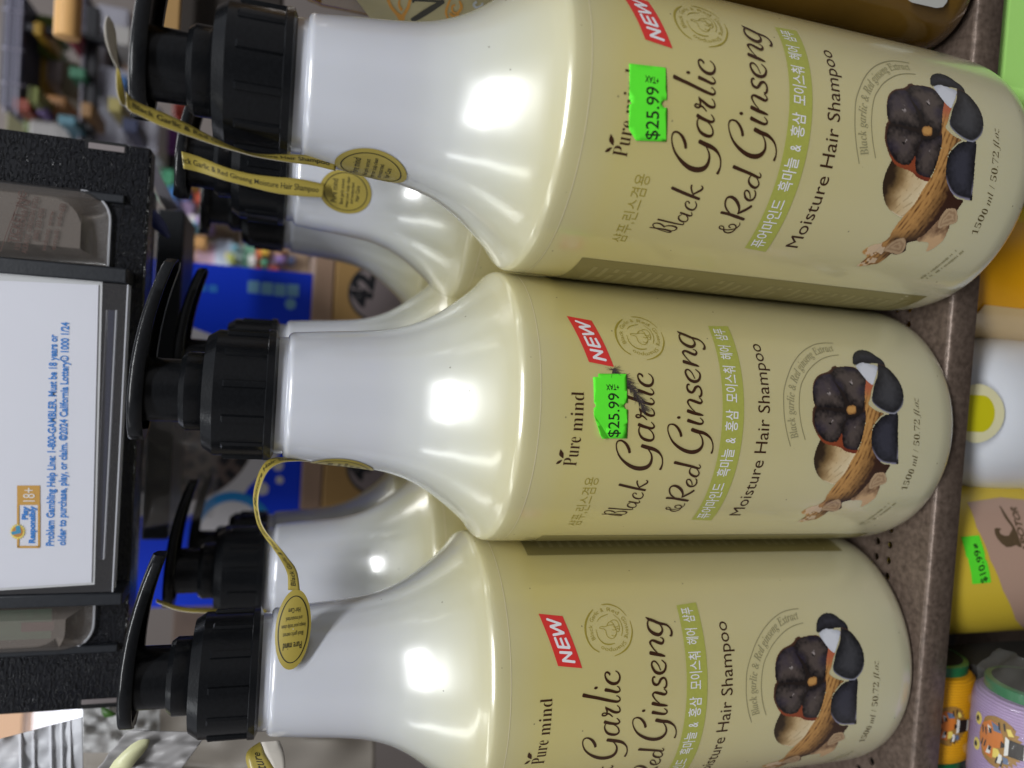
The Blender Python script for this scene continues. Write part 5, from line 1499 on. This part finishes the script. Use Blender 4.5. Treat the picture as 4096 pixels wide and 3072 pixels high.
for i, (cc, nm_) in enumerate(hues):
    a, c_ = 640 + rk.random() * 150, 640 + rk.random() * 380
    packs.append((a, a + rk.uniform(28, 60), c_, c_ + rk.uniform(26, 60), 100 + rk.random() * 6, cc, 'small ' + nm_ + ' packet', 'packet'))
    a, c_ = 20 + rk.random() * 520, 10 + rk.random() * 470
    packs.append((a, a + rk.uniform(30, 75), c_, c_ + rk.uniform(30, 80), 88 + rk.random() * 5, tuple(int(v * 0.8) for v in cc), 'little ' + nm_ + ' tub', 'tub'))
    a, c_ = 900 + rk.random() * 260, 975 + rk.random() * 95
    packs.append((a, a + rk.uniform(18, 40), c_, c_ + rk.uniform(20, 40), 99 + rk.random() * 4, tuple(int(v * 0.9 + 20) for v in cc), 'tiny ' + nm_ + ' carton', 'carton'))
fars = {}
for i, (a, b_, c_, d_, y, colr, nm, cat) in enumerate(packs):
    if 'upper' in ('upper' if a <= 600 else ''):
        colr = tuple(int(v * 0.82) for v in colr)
    key = tuple(colr)
    if key not in fars:
        fars[key] = mat(nm.replace(' ', '_'), lin(colr), rough=0.5, noise=0.25, nscale=14)
    pos = ('beyond the pumps' if a > 600 else 'in the upper display')
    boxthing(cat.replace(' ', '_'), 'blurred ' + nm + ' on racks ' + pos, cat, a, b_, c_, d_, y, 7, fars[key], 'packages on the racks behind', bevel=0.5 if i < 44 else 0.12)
# black rack uprights and rails
boxthing('brown_carton', 'dim brown grey carton glimpsed between the pumps below the dispenser', 'carton', 690, 1120, 2385, 2620, 66, 6, mat('dim_brown_grey_card', lin((112, 94, 82)), rough=0.7, noise=0.6, nscale=16))
RB = mat('black_rack', (0.012, 0.012, 0.016), rough=0.5)
for i, (a, b_, c_, d_, y, nm) in enumerate(((330, 382, 20, 640, 93, 'black rack upright'), (100, 420, 116, 144, 92, 'black rack cross rail'), (318, 330, 150, 600, 92.5, 'slim grey rack post'))):
    boxthing('rack_bar', nm + ' among the packages in the upper shop display', 'rack bar', a, b_, c_, d_, y, 1.5, RB if i < 2 else mat('grey_rack', lin((120, 118, 128)), rough=0.4), 'rack bars')
for i, (a, b_, c_, d_) in enumerate(((24, 31, -60, 450), (52, 58, -60, 440), (72, 79, -60, 460), (4, 96, 36, 43), (4, 96, 190, 197), (4, 96, 330, 337))):
    boxthing('rack_wire', ('long wire' if i < 3 else 'short cross wire') + ' of the grey wire rack in the upper corner', 'rack wire', a, b_, c_, d_, 88 + 0.5 * (i > 2), 0.3, fars_wire if i else (fars_wire := mat('grey_wire', lin((150, 148, 164)), rough=0.35)), 'wires of the corner rack', bevel=0)
# wall of the shop far behind
mb = MB()
mb.box((-260, 170, -60), (260, 172, 240))
o = link('back_wall', mb, mat('dim_wall', lin((120, 112, 108)), rough=0.8, noise=0.3, nscale=1.5), None, (0, 170, -60), smooth=False)
tag(o, 'plain dim wall at the back of the shop', 'wall', kind='structure')
# wooden peg
mb = MB()
pc = at(255, 135, 58)
mb.lathe([(0.70, 0), (0.80, 0.05), (0.82, 0.12), (0.82, 14)], 40)
mb.v = [(pc.x + z, 58.8 + x, pc.z + y) for x, y, z in mb.v]
o = link('wooden_peg', mb, mat('pale_wood', lin((214, 166, 104)), rough=0.6, noise=0.12, nscale=60, stretch=(6, 60, 60)), None, (pc.x, 58.8, pc.z), angle=50)
tag(o, 'round pale wooden dowel end sticking in at the upper edge', 'wooden peg')
# cardboard flap and dark carton right of the jug side pump
boxthing('cardboard_flap', 'tan cardboard flap behind the pump of the bottle beside the jug', 'cardboard', 648, 724, -160, 150, 47, 0.5, mat('plain_cardboard', lin((150, 118, 72)), rough=0.8, noise=0.1, nscale=80))
boxthing('dark_carton', 'nearly black carton behind the cap of the bottle beside the jug', 'carton', 722, 1130, -260, 190, 49, 10, mat('brown_black_card', (0.016, 0.011, 0.008), rough=0.7))

# ------------------------------------------------------------------ the amber jug at the end of the row
JX0, JX1, JY0, JY1 = 14.08, 24.2, 23.5, 34.4
jx, jy = (JX0 + JX1) / 2, (JY0 + JY1) / 2
AMB = mat('amber_plastic', lin((104, 76, 26)), rough=0.10, spec=0.5, coat=0.6, noise=0.55, nscale=22)
jug = thing('amber_jug', 'large square amber brown jug with a pale label at the row end', 'jug', (jx, jy, 0))
jo = (jx, jy, 0)


def squircle(inset, z, rc=1.9, n=12):
    x0, x1, y0, y1 = JX0 + inset, JX1 - inset, JY0 + inset, JY1 - inset
    rc = min(rc, (x1 - x0) / 2 - 0.01, (y1 - y0) / 2 - 0.01)
    out = []
    for cx_, cy_, a0 in ((x1 - rc, y1 - rc, 0), (x0 + rc, y1 - rc, 90), (x0 + rc, y0 + rc, 180), (x1 - rc, y0 + rc, 270)):
        for k in range(n + 1):
            a_ = math.radians(a0 + 90 * k / n)
            out.append((cx_ + rc * math.cos(a_), cy_ + rc * math.sin(a_), z))
    return out


def loft(rings):
    mb = MB()
    n = len(rings[0])
    vs = [p for r in rings for p in r]
    fs = [(j * n + i, j * n + (i + 1) % n, (j + 1) * n + (i + 1) % n, (j + 1) * n + i) for j in range(len(rings) - 1) for i in range(n)]
    fs += [tuple(reversed(range(n))), tuple(range((len(rings) - 1) * n, len(rings) * n))]
    return mb.add(vs, fs)


link('jug_body', loft([squircle(i_, z_) for i_, z_ in ((1.2, 0), (0.5, 0.15), (0.12, 0.6), (0, 1.3), (0, 25.0), (0.1, 25.6), (0.5, 26.1), (1.4, 26.6), (2.8, 27.2), (3.2, 28.0), (3.2, 30))]), AMB, jug, jo, angle=50)
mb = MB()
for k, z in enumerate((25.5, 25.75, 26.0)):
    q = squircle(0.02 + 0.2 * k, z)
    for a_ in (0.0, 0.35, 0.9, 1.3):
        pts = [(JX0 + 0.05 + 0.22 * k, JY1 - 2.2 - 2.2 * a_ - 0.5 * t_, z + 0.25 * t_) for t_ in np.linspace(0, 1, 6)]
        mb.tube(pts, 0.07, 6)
link('shoulder_facet_glints', mb, mat('painted_glint', lin((190, 180, 160)), rough=0.05, coat=1.0), jug, jo)  # pale tubes painted as the bright glints on the shoulder facets
mb = MB()
mb.lathe([(2.3, 29), (2.4, 29.1), (2.4, 31.4), (2.2, 31.6)], 48, c=(jx, jy))
link('jug_cap', mb, BLACK, jug, jo)


def jpt(px, py, l=0.0):
    """point of the jug's left wall seen at a photo pixel"""
    d = at(px, py, 1.0) - Vector((0, 0, CAM_H))
    return Vector((0, 0, CAM_H)) + d * ((JX0 - l) / d.x)


def jflat(name, pts, m, l, parent):
    mb = MB()
    mb.add([jpt(px, py, l) for px, py in pts], [tuple(range(len(pts)))])
    return link(name, mb, m, parent, jo, smooth=False)


jl = jflat('jug_label', [(1427, 0), (1481, 73), (1500, 100), (2050, 100), (2050, -160), (1400, -160), (1390, -60)], mat('pale_label', lin((172, 162, 124)), rough=0.45, noise=0.12, nscale=60), 0.02, jug)
OR = mat('orange_print', lin((206, 142, 40)), rough=0.45)
mb = MB()
fj = lambda x, y, l=0: jpt(x, y, 0.035 + l)
for k, st in enumerate(([(1552, 0, 12), (1565, 28, 12), (1585, 52, 14), (1600, 68, 22), (1608, 80, 26)], [(1640, 0, 12), (1632, 30, 12), (1618, 55, 14), (1608, 70, 20)], [(1598, 0, 8), (1596, 20, 10), (1606, 40, 12)],
                        [(1790, 72, 8), (1784, 48, 10), (1792, 20, 10), (1800, 0, 8)], [(1838, 5, 8), (1846, 30, 12), (1830, 52, 10), (1812, 48, 8), (1808, 28, 8), (1818, 20, 8)], [(1800, 55, 10), (1815, 66, 10), (1836, 60, 8)])):
    brush(mb, st, fj, lift=0.002 * k, n=4)
link('orange_scrolls', mb, OR, jl, jo)
mb = MB()
for k, st in enumerate(([(1652, 8, 9), (1660, -6, 9)], [(1650, 1, 8), (1700, 3, 8), (1772, 6, 10)], [(1772, 6, 18), (1710, 45, 24), (1650, 82, 20)])):
    brush(mb, st if len(st) > 2 else [st[0], ((st[0][0] + st[1][0]) / 2, (st[0][1] + st[1][1]) / 2, 9), st[1]], fj, lift=0.002 * k, n=3)
link('black_letter', mb, mat('black_label_ink', (0.015, 0.013, 0.012), rough=0.5), jl, jo)
mb = MB()
brush(mb, [(1905, 8, 10), (1895, 18, 10), (1905, 30, 10), (1925, 24, 10), (1930, 12, 8)], fj, n=4)
link('pale_letter', mb, mat('pale_blue_ink', lin((190, 196, 206)), rough=0.5), jl, jo)
mb = MB()
q = [at(px, py, JY0 - 0.02) for px, py in ((3620, -90), (3632, 0), (3648, 10), (3745, 32), (3772, 28), (3788, 8), (3800, -60), (3800, -120))]
mb.add(q, [tuple(range(len(q)))])
link('silver_label', mb, mat('silver_label', lin((196, 196, 190)), rough=0.35, metal=0.3), jug, jo, smooth=False)

# ------------------------------------------------------------------ the lower shelf
YL = 25.2
mb = MB()
mb.box((-60, 18.5, -26.0), (60, 75, -25.0))
o = link('lower_shelf', mb, SHELF, None, (0, 18.5, -26), bevel=0.1)
tag(o, 'dark lower shelf board under the bottles and thread spools', 'shelf')
mb = MB()
mb.box((-60, 44, -26.0), (60, 45, -1.4))
o = link('shelf_back', mb, mat('dark_back_panel', (0.02, 0.018, 0.016), rough=0.8), None, (0, 44, -26), smooth=False)
tag(o, 'dark back panel of the lower shelf bay', 'panel')

# orange yellow squeeze bottle
p_ = at(4000, 1060, 26.5)
r = 3.35
yx, yy = p_.x, 28.6
yo = (yx, yy, -25)
yt_ = thing('yellow_bottle', 'glossy orange yellow bottle with pale base band peeking out under the shelf lip', 'bottle', yo)
ORY = mat('orange_yellow_plastic', lin((226, 160, 6)), rough=0.22, coat=0.7, sss=0.15)
mb = MB()
mb.lathe([(3.0, -25), (3.3, -24.6), (3.4, -24), (3.4, -4.2), (3.2, -3.3), (2.6, -2.6), (1.5, -2.3)], 72, c=(yx, yy))
link('body', mb, ORY, yt_, yo)
mb = MB()
mb.grid([[(yx + 3.42 * math.sin(t_), yy - 3.42 * math.cos(t_), z) for z in (-24, -14, -3.9)] for t_ in np.linspace(-1.45, -0.62, 18)])
link('pale_side_band', mb, mat('cream_band', lin((216, 186, 132)), rough=0.3, coat=0.5), yt_, yo)

# white bottle with a green yellow dot
c1 = at(3990, 1665, YL)
wx = c1.x
wo = (wx, 29.0, -25)
wt = thing('white_bottle', 'smooth white bottle with a yellow green dot beneath the shelf lip', 'bottle', wo)
mb = MB()
mb.lathe([(3.2, -25), (3.75, -24.5), (3.9, -23.5), (3.9, -7.0), (3.82, -5.9), (3.55, -4.8), (3.0, -3.9), (2.1, -3.2), (0.9, -2.9)], 80, c=(wx, 29.0))
link('body', mb, mat('white_plastic', (0.66, 0.68, 0.72), rough=0.3, coat=0.3, sss=0.1), wt, wo)
ww = lambda th, z, l=0: (wx + (3.9 + l) * math.sin(th), 29.0 - (3.9 + l) * math.cos(th), z)
q0 = at(3925, 1655, 25.1)
dz = q0.z
dth = math.asin(max(-0.9, min(0.9, (q0.x - wx) / 3.9)))
def dotp(r, l, clip=9):
    return [ww(dth + r / 3.9 * math.cos(t_), dz + r * math.sin(t_), l) for t_ in np.linspace(0, 2 * math.pi, 40, endpoint=False)]
mb = MB()
bent_sheet(mb, [(1.32 * math.cos(t_), 1.32 * math.sin(t_)) for t_ in np.linspace(0, 2 * math.pi, 44, endpoint=False)], lambda x, y: ww(dth + x / 3.9, dz + y, 0.02), step=0.2)
dt = link('pale_dot', mb, mat('pale_yellow_print', lin((228, 222, 178)), rough=0.4), wt, wo)
mb = MB()
bent_sheet(mb, [(0.80 * math.cos(t_), 0.62 * math.sin(t_) - 0.12) for t_ in np.linspace(math.pi, 2 * math.pi, 24)] + [(0.80, 1.02), (-0.80, 1.02)], lambda x, y: ww(dth + x / 3.9, dz + y, 0.032), step=0.2)
link('green_dot_centre', mb, mat('yellow_green_print', lin((206, 198, 24)), rough=0.4), dt, wo)

# yellow bottle with a pinkish label and head emblem
g1 = at(3960, 2300, YL)
gx = g1.x
gr_ = 3.95
gy = 29.2
go = (gx, gy, -25)
gt = thing('lotion_bottle', 'yellow lotion bottle with a slanting pinkish label and $10.99 sticker', 'bottle', go)
mb = MB()
mb.lathe([(3.4, -25), (3.9, -24.5), (gr_, -23.5), (gr_, -3.0), (3.9, -2.2), (3.3, -1.75), (2.2, -1.6)], 96, c=(gx, gy))
link('body', mb, mat('yellow_plastic', lin((214, 186, 58)), rough=0.4, coat=0.2, sss=0.15), gt, go)
def gw(x, z, l=0):
    th = (x - gx) / gr_
    return (gx + (gr_ + l) * math.sin(th), gy - (gr_ + l) * math.cos(th), z)
def gpt(px, py):
    """photo pixel -> (girth x, height) on this bottle"""
    yq = gy - gr_
    for _ in range(6):
        p = at(px, py, yq)
        s_ = max(-0.97, min(0.97, (p.x - gx) / gr_))
        yq = gy - gr_ * math.sqrt(1 - s_ * s_)
    return gx + gr_ * math.asin(s_), p.z
mb = MB()
poly = [gpt(px, py) for px, py in ((3868, 2010), (3905, 2110), (3960, 2240), (4010, 2360), (4060, 2475), (4110, 2570), (4200, 2570), (4200, 2010), (4000, 1990))]
sheet(mb, poly, lambda x, y: gw(x, y, 0.015), 0.2)
lb = link('pink_label', mb, mat('pinkish_label', lin((182, 150, 132)), rough=0.45, coat=0.2), gt, go)
EMB = mat('brown_emblem_ink', lin((92, 74, 52)), rough=0.5, noise=0.3, nscale=600)
T6 = lambda x, y: gpt(3850 + x / 4.147, 1950 + y / 4.147)
mb = MB()
hp = [T6(*q) for q in ((520, 690), (570, 672), (640, 690), (600, 720), (620, 770), (690, 805), (760, 800), (790, 740), (820, 690), (800, 640), (740, 570), (680, 480), (600, 310), (620, 310), (700, 430), (770, 540), (840, 640), (900, 760), (940, 880), (980, 990), (930, 985), (880, 955), (800, 985), (720, 990), (640, 930), (570, 850), (530, 770))]
bm_poly = hp
sheet(mb, bm_poly, lambda x, y: gw(x, y, 0.03), 0.2)
link('head_emblem', mb, EMB, lb, go)
mb = MB()
write(mb, 'APOTOR', [T6(1110, 1050), T6(1000, 720), T6(880, 330)], abs(T6(1000, 620)[1] - T6(880, 620)[1]) * 0.85, lambda x, y: gw(x, y, 0.035), bold=0.03)
link('label_lettering', mb, EMB, lb, go)
T7_ = lambda x, y: gpt(3700 + x / 4.147, 2080 + y / 4.147)
mb = MB()
ps = [T7_(*q) for q in ((590, 285), (885, 255), (985, 570), (985, 640), (1020, 690), (1085, 1035), (775, 1060), (715, 700), (705, 640), (672, 600))]
sheet(mb, ps, lambda x, y: gw(x, y, 0.03), 0.15)
st_ = link('price_sticker', mb, FLUO, gt, go)
mb = MB()
write(mb, '$10.99', [T7_(1015, 1015), T7_(880, 480)], 0.36, lambda x, y: gw(x, y, 0.045), bold=0.012)
write(mb, '≠', [T7_(870, 470), T7_(855, 395)], 0.30, lambda x, y: gw(x, y, 0.045), bold=0.03)
link('price_lettering', mb, PRICE_INK, st_, go)

# thread spools lying on their sides in clear wrap
GREENP = mat('green_spool_plastic', lin((30, 104, 62)), rough=0.3, coat=0.4)


def thread_mat(name, rgb):
    m = mat(name, rgb, rough=0.55, spec=0.4)
    nt = m.node_tree
    b = nt.nodes['Principled BSDF']
    tc = nt.nodes.new('ShaderNodeTexCoord')
    wv = nt.nodes.new('ShaderNodeTexWave')
    wv.bands_direction = 'X'
    wv.inputs['Scale'].default_value = 260
    wv.inputs['Distortion'].default_value = 1.5
    wv.inputs['Detail'].default_value = 2
    nt.links.new(tc.outputs['Object'], wv.inputs['Vector'])
    bp = nt.nodes.new('ShaderNodeBump'); bp.inputs['Strength'].default_value = 0.5; bp.inputs['Distance'].default_value = 0.0005
    nt.links.new(wv.outputs['Fac'], bp.inputs['Height'])
    nt.links.new(bp.outputs['Normal'], b.inputs['Normal'])
    mx = nt.nodes.new('ShaderNodeMix'); mx.data_type = 'RGBA'
    mx.inputs['A'].default_value = (*[v * 0.8 for v in rgb], 1)
    mx.inputs['B'].default_value = (*rgb, 1)
    nt.links.new(wv.outputs['Fac'], mx.inputs['Factor'])
    nt.links.new(mx.outputs['Result'], b.inputs['Base Color'])
    return m


def spool(name, label, p_right, p_left, r, tmat, y):
    """axis along x from p_left to p_right (points on the axis)"""
    x1, x0, z = p_right.x, p_left.x, (p_right.z + p_left.z) / 2
    o_ = ((x0 + x1) / 2, y, z)
    t = thing(name, label, 'thread spool', o_, group='thread spools under the shelf')
    L = x1 - x0
    def rev(nm, prof, m, parent=t):
        mb = MB()
        mb.lathe(prof, 64)
        mb.v = [(x0 + c, y + a, z + b) for a, b, c in mb.v]
        return link(nm, mb, m, parent, o_, angle=45)
    th = rev('thread', [(0.5, 0.45), (r * 0.86, 0.45), (r * 0.97, 0.65), (r, 1.0), (r, L - 1.0), (r * 0.97, L - 0.65), (r * 0.86, L - 0.45), (0.5, L - 0.45)], tmat)
    rev('spool_flange', [(0.4, 0), (r * 0.80, 0.0), (r * 0.85, 0.04), (r * 0.85, 0.62), (0.5, 0.64)], GREENP)
    rev('spool_flange', [(0.4, L - 0.64), (r * 0.83, L - 0.62), (r * 0.83, L - 0.05), (r * 0.80, L), (0.4, L)], GREENP)
    rev('core_shade_disc', [(0.3, L + 0.01), (r * 0.72, L + 0.012)], DARK)  # flat disc, the shade of the hollow core put into its dark colour
    return t, th, o_


TIG = {k: mat('tiger_' + k, lin(c), rough=0.45) for k, c in (('orange', (196, 112, 40)), ('black', (34, 26, 22)), ('yellow', (222, 200, 96)), ('white', (216, 214, 206)), ('blue', (92, 108, 134)), ('gold', (150, 112, 50)))}


def tiger(th, o_, c, sc_, r, y, zc):
    """a roaring tiger head printed on the thread; c = (girth position up, x position)"""
    def fw(a, b, l):
        # a: to the right along x (cm), b: up round the spool (cm)
        ang = (c[1] + b * sc_) / r
        return (c[0] + a * sc_, y - (r + l) * math.cos(ang), zc + (r + l) * math.sin(ang))
    def pl(nm, polys, m, l):
        mb = MB()
        for q in polys:
            bent_sheet(mb, q, lambda a, b: fw(a, b, l), step=0.22)
        return link(nm, mb, m, th, o_, smooth=False)
    rr = random.Random(3)
    head = []
    for k in range(60):
        t_ = 2 * math.pi * k / 60
        fur = 1.0 + (0.13 if k % 2 else -0.03) * (1 if (t_ < 0.75 or t_ > 2.4) else 0.25)
        head.append((0.92 * math.cos(t_) * fur, -0.05 + 0.86 * math.sin(t_) * fur))
    pl('tiger_print_gold', [head], TIG['gold'], 0.012)
    pl('tiger_print_yellow', [[(s_ * 0.55 + 0.26 * math.cos(t_), 0.95 + 0.2 * math.sin(t_)) for t_ in np.linspace(0, 6.28, 16, endpoint=False)] for s_ in (-1, 1)]
       + [[(-0.6, -0.3), (-0.25, -0.1), (-0.3, 0.25), (-0.7, 0.35)], [(0.5, -0.65), (0.75, -0.5), (0.7, -0.35), (0.45, -0.45)]], TIG['yellow'], 0.020)
    pl('tiger_print_orange', [[(0.0, 0.78), (0.5, 0.68), (0.8, 0.3), (0.72, -0.1), (0.35, -0.25), (0.12, -0.3), (-0.12, -0.25), (-0.3, 0.1), (-0.75, 0.1), (-0.7, 0.45), (-0.35, 0.7)]], TIG['orange'], 0.028)
    pl('tiger_print_white', [[(-0.62, 0.40), (-0.28, 0.30), (-0.30, 0.16), (-0.6, 0.22)], [(0.25, 0.34), (0.56, 0.42), (0.5, 0.26), (0.27, 0.2)], [(-0.8, -0.1), (-0.4, -0.16), (-0.42, -0.28), (-0.78, -0.3)], [(-0.4, -0.35), (0.4, -0.35), (0.3, -0.52), (-0.3, -0.52)], [(-0.3, -1.18), (0.28, -1.18), (0.26, -1.02), (-0.28, -1.02)]], TIG['white'], 0.036)
    pl('tiger_print_blue', [[(0.42, 0.12), (0.75, 0.25), (0.68, -0.1), (0.45, -0.2)], [(-0.72, -0.35), (-0.45, -0.3), (-0.45, -0.5), (-0.68, -0.55)]], TIG['blue'], 0.042)
    pl('tiger_print_black', [[(-0.34, -0.5), (0.34, -0.5), (0.32, -1.02), (-0.32, -1.02)], [(-0.14, -0.2), (0.16, -0.2), (0.06, -0.36), (-0.05, -0.36)], [(-0.45, 0.3), (-0.25, 0.26), (-0.27, 0.16), (-0.45, 0.18)], [(0.25, 0.3), (0.46, 0.34), (0.45, 0.22), (0.27, 0.18)]]
       + [[(a, b), (a + 0.3 * s_, b + 0.05), (a + 0.28 * s_, b + 0.12), (a, b + 0.06)] for s_ in (-1, 1) for a, b in ((0.12 * s_, 0.55), (0.12 * s_, 0.40), (0.55 * s_, -0.15), (0.6 * s_, -0.35))]
       + [[(s_ * 0.55 + 0.12 * math.cos(t_), 0.96 + 0.09 * math.sin(t_)) for t_ in np.linspace(0, 6.28, 12, endpoint=False)] for s_ in (-1, 1)], TIG['black'], 0.050)


LIL = thread_mat('lilac_thread', lin((170, 146, 184)))
YEL = thread_mat('yellow_thread', lin((224, 160, 20)))
ys, rs, zc1 = 23.0, 2.3, -5.35
t1, th1, o1 = spool('thread_spool', 'lilac thread spool with green end caps and a tiger head print, in clear wrap', Vector((-12.15, ys, zc1)), Vector((-17.4, ys, zc1)), rs, LIL, ys)


def spool_hit(px, py, y, zc, r):
    o_, d = Vector((0, 0, CAM_H)), at(px, py, 1.0) - Vector((0, 0, CAM_H))
    a = d.y ** 2 + d.z ** 2
    b = 2 * (d.y * (o_.y - y) + d.z * (o_.z - zc))
    c = (o_.y - y) ** 2 + (o_.z - zc) ** 2 - r * r
    p = o_ + d * ((-b - math.sqrt(max(0, b * b - 4 * a * c))) / (2 * a))
    return p.x, r * math.atan2(p.z - zc, -(p.y - y))


tiger(th1, o1, spool_hit(3985, 2968, ys, zc1, rs), 1.0, rs, ys, zc1)
ys2, rs2, zc2 = 27.1, 2.1, -3.65
t2, th2, o2 = spool('thread_spool', 'orange yellow thread spool with green end caps behind the lilac one', Vector((-12.35, ys2, zc2)), Vector((-17.15, ys2, zc2)), rs2, YEL, ys2)
tiger(th2, o2, spool_hit(3800, 2905, ys2, zc2, rs2), 0.85, rs2, ys2, zc2)
# boxes that carry the spools
for (o_, y_, r_, lab) in ((o1, ys, rs, 'plain dark carton carrying the lilac thread spool'), (o2, ys2, rs2, 'plain dark carton carrying the yellow thread spool')):
    mb = MB()
    mb.box((o_[0] - 3, y_ - 1.6, -25.0), (o_[0] + 2.0, y_ + 1.6, o_[2] - r_))
    q = link('carton', mb, mat('dark_grey_card', (0.03, 0.028, 0.026), rough=0.8), None, (o_[0], y_, -25), bevel=0.1)
    tag(q, lab, 'carton')
# clear wrap round the spools: a crumpled film
FILM = mat('clear_film', (0.62, 0.60, 0.55), rough=0.08, alpha=0.07, coat=0.6, coat_r=0.02)
mb = MB()
rows = []
rn = random.Random(11)
for i in range(26):
    ang = math.radians(-35 + 150 * i / 25)
    row = []
    for j in range(40):
        x = o1[0] - 4.6 + 8.6 * j / 39
        rr_ = rs + 0.22 + 0.12 * math.sin(i * 1.3 + j * 0.7) + 0.10 * math.sin(j * 1.9 - i * 0.6) + rn.uniform(-.03, .03)
        if x > o1[0] + 2.9:
            rr_ -= (x - o1[0] - 2.9) * 0.9
        row.append((x, ys - rr_ * math.cos(ang), zc1 + rr_ * math.sin(ang)))
    rows.append(row)
mb.grid(rows)
o = link('clear_wrap', mb, FILM, None, (o1[0], ys, zc1), angle=80)
tag(o, 'crumpled clear plastic film wrapped over the lilac thread spool', 'plastic wrap')

# lime green tub right of the row below the lip
p0, p1 = at(3985, -60, 25), at(3985, 400, 25)
mb = MB()
mb.box((p1.x, 24.6, -25), (p1.x + 9, 33, -2.0))
o = link('lime_tub', mb, mat('lime_plastic', lin((176, 232, 124)), rough=0.4, sss=0.1), None, (p1.x + 4.5, 28.8, -25), bevel=0.5)
tag(o, 'pale lime green plastic tub below the shelf lip under the amber jug', 'tub')

# ------------------------------------------------------------------ clear bags hanging on the far left
def film(name, label, corners, m, y, n=40, amp=0.35, ribs=(), seed=1, wave=0.0):
    """corners: four photo points (top-left, top-right, bottom-right, bottom-left in world terms) of a hanging bag"""
    rg = np.random.default_rng(seed)
    g = rg.random((8, 8))
    def nz(a, b):
        a, b = a * 6, b * 6
        i, j = int(a), int(b)
        i, j = min(i, 6), min(j, 6)
        ta, tb = a - i, b - j
        ta, tb = ta * ta * (3 - 2 * ta), tb * tb * (3 - 2 * tb)
        return (g[i, j] * (1 - ta) + g[i + 1, j] * ta) * (1 - tb) + (g[i, j + 1] * (1 - ta) + g[i + 1, j + 1] * ta) * tb
    P = [np.array(c, float) for c in corners]
    rows = []
    for i in range(n):
        a = i / (n - 1)
        row = []
        for j in range(n):
            b = j / (n - 1)
            q = (P[0] * (1 - b) + P[1] * b) * (1 - a) + (P[3] * (1 - b) + P[2] * b) * a
            d = amp * (nz(a, b) - 0.5) * 2 + 0.05 * amp * math.sin(a * 31 + b * 17)
            for rb in ribs:
                d -= 0.12 * math.exp(-((a - rb) / 0.010) ** 2)
            edge = wave * math.sin(b * 17 + 1.3) * (1 - a)
            p = at(q[0] + edge, q[1], y + d)
            row.append(tuple(p))
        rows.append(row)
    mb = MB()
    mb.grid(rows)
    og_ = tuple(at(*((P[0] + P[1]) / 2), y))
    o = link(name, mb, m, None, og_, solid=0.03, angle=70)
    tag(o, label, 'plastic bag', 'clear bags hanging at the left')
    return o, og_


BAGF = mat('milky_film', (0.56, 0.57, 0.60), rough=0.42, spec=0.4, alpha=0.80)
BAGG = mat('grey_film', (0.34, 0.33, 0.33), rough=0.42, spec=0.4, alpha=0.82)
BAGB = mat('brown_grey_film', (0.24, 0.215, 0.185), rough=0.42, spec=0.4, alpha=0.95)
film('plastic_bag', 'milky plastic bag with raised zip ribs under the left end of the dispenser', [(-60, 2972), (-60, 3200), (335, 3180), (329, 2868)], BAGF, 34, amp=0.22, ribs=(0.37, 0.50, 0.68, 0.79, 0.87), seed=2, n=120)
o, og_ = film('plastic_bag', 'grey translucent bag flap with a cream oval window beside the unpriced bottle cap', [(512, 2921), (376, 3090), (700, 3110), (832, 2930)], BAGG, 31, amp=0.16, seed=5, wave=3, n=60)
mb = MB()
ov = [at(px, py, 30.75) for px, py in ((597, 2957), (598, 2968), (590, 2990), (570, 3018), (545, 3045), (520, 3080), (432, 3080), (455, 3045), (487, 3012), (525, 2978), (552, 2962), (575, 2956))]
mb.add(ov, [tuple(range(len(ov)))])
link('cream_window', mb, mat('cream_window', lin((206, 206, 164)), rough=0.4, noise=0.05, nscale=200), o, og_, solid=0.02)
o, og_ = film('plastic_bag', 'crumpled brownish bag filling the gap behind the unpriced bottle', [(330, 2790), (330, 3200), (1500, 3220), (1500, 2700)], BAGB, 44, amp=1.3, seed=8, n=70)
o, og_ = film('plastic_bag', 'small clear crumpled bag with a green leaf print below the dispenser corner', [(330, 2815), (330, 3010), (640, 3010), (640, 2790)], mat('clear_bag_film', (0.50, 0.50, 0.50), rough=0.4, spec=0.4, alpha=0.6), 40, amp=0.4, seed=13, n=60)
mb = MB()
lf = [at(px, py, 39.0) for px, py in ((403, 2826), (425, 2832), (448, 2845), (470, 2858), (450, 2866), (420, 2871), (408, 2855))]
mb.add(lf, [tuple(range(len(lf)))])
link('leaf_print', mb, mat('leaf_green_print', lin((58, 96, 34)), rough=0.4), o, og_, solid=0.02)
boxthing('orange_carton', 'glaring orange carton glimpsed under the far left of the dispenser', 'carton', -60, 90, 2840, 3050, 75, 6, mat('orange_carton', lin((240, 196, 160)), rough=0.5))
mb = MB()
c = px_box(mb, 70, 330, 2800, 2990, 78, 79)
o = link('glowing_box', mb, mat('emissive_white', (0.9, 0.92, 1.0), rough=0.5, emit=1.3), None, ((c[2].x + c[3].x) / 2, 78, c[1].z))  # plain white box made brighter by emission
tag(o, 'glowing white box glimpsed beneath the left of the dispenser', 'light box')
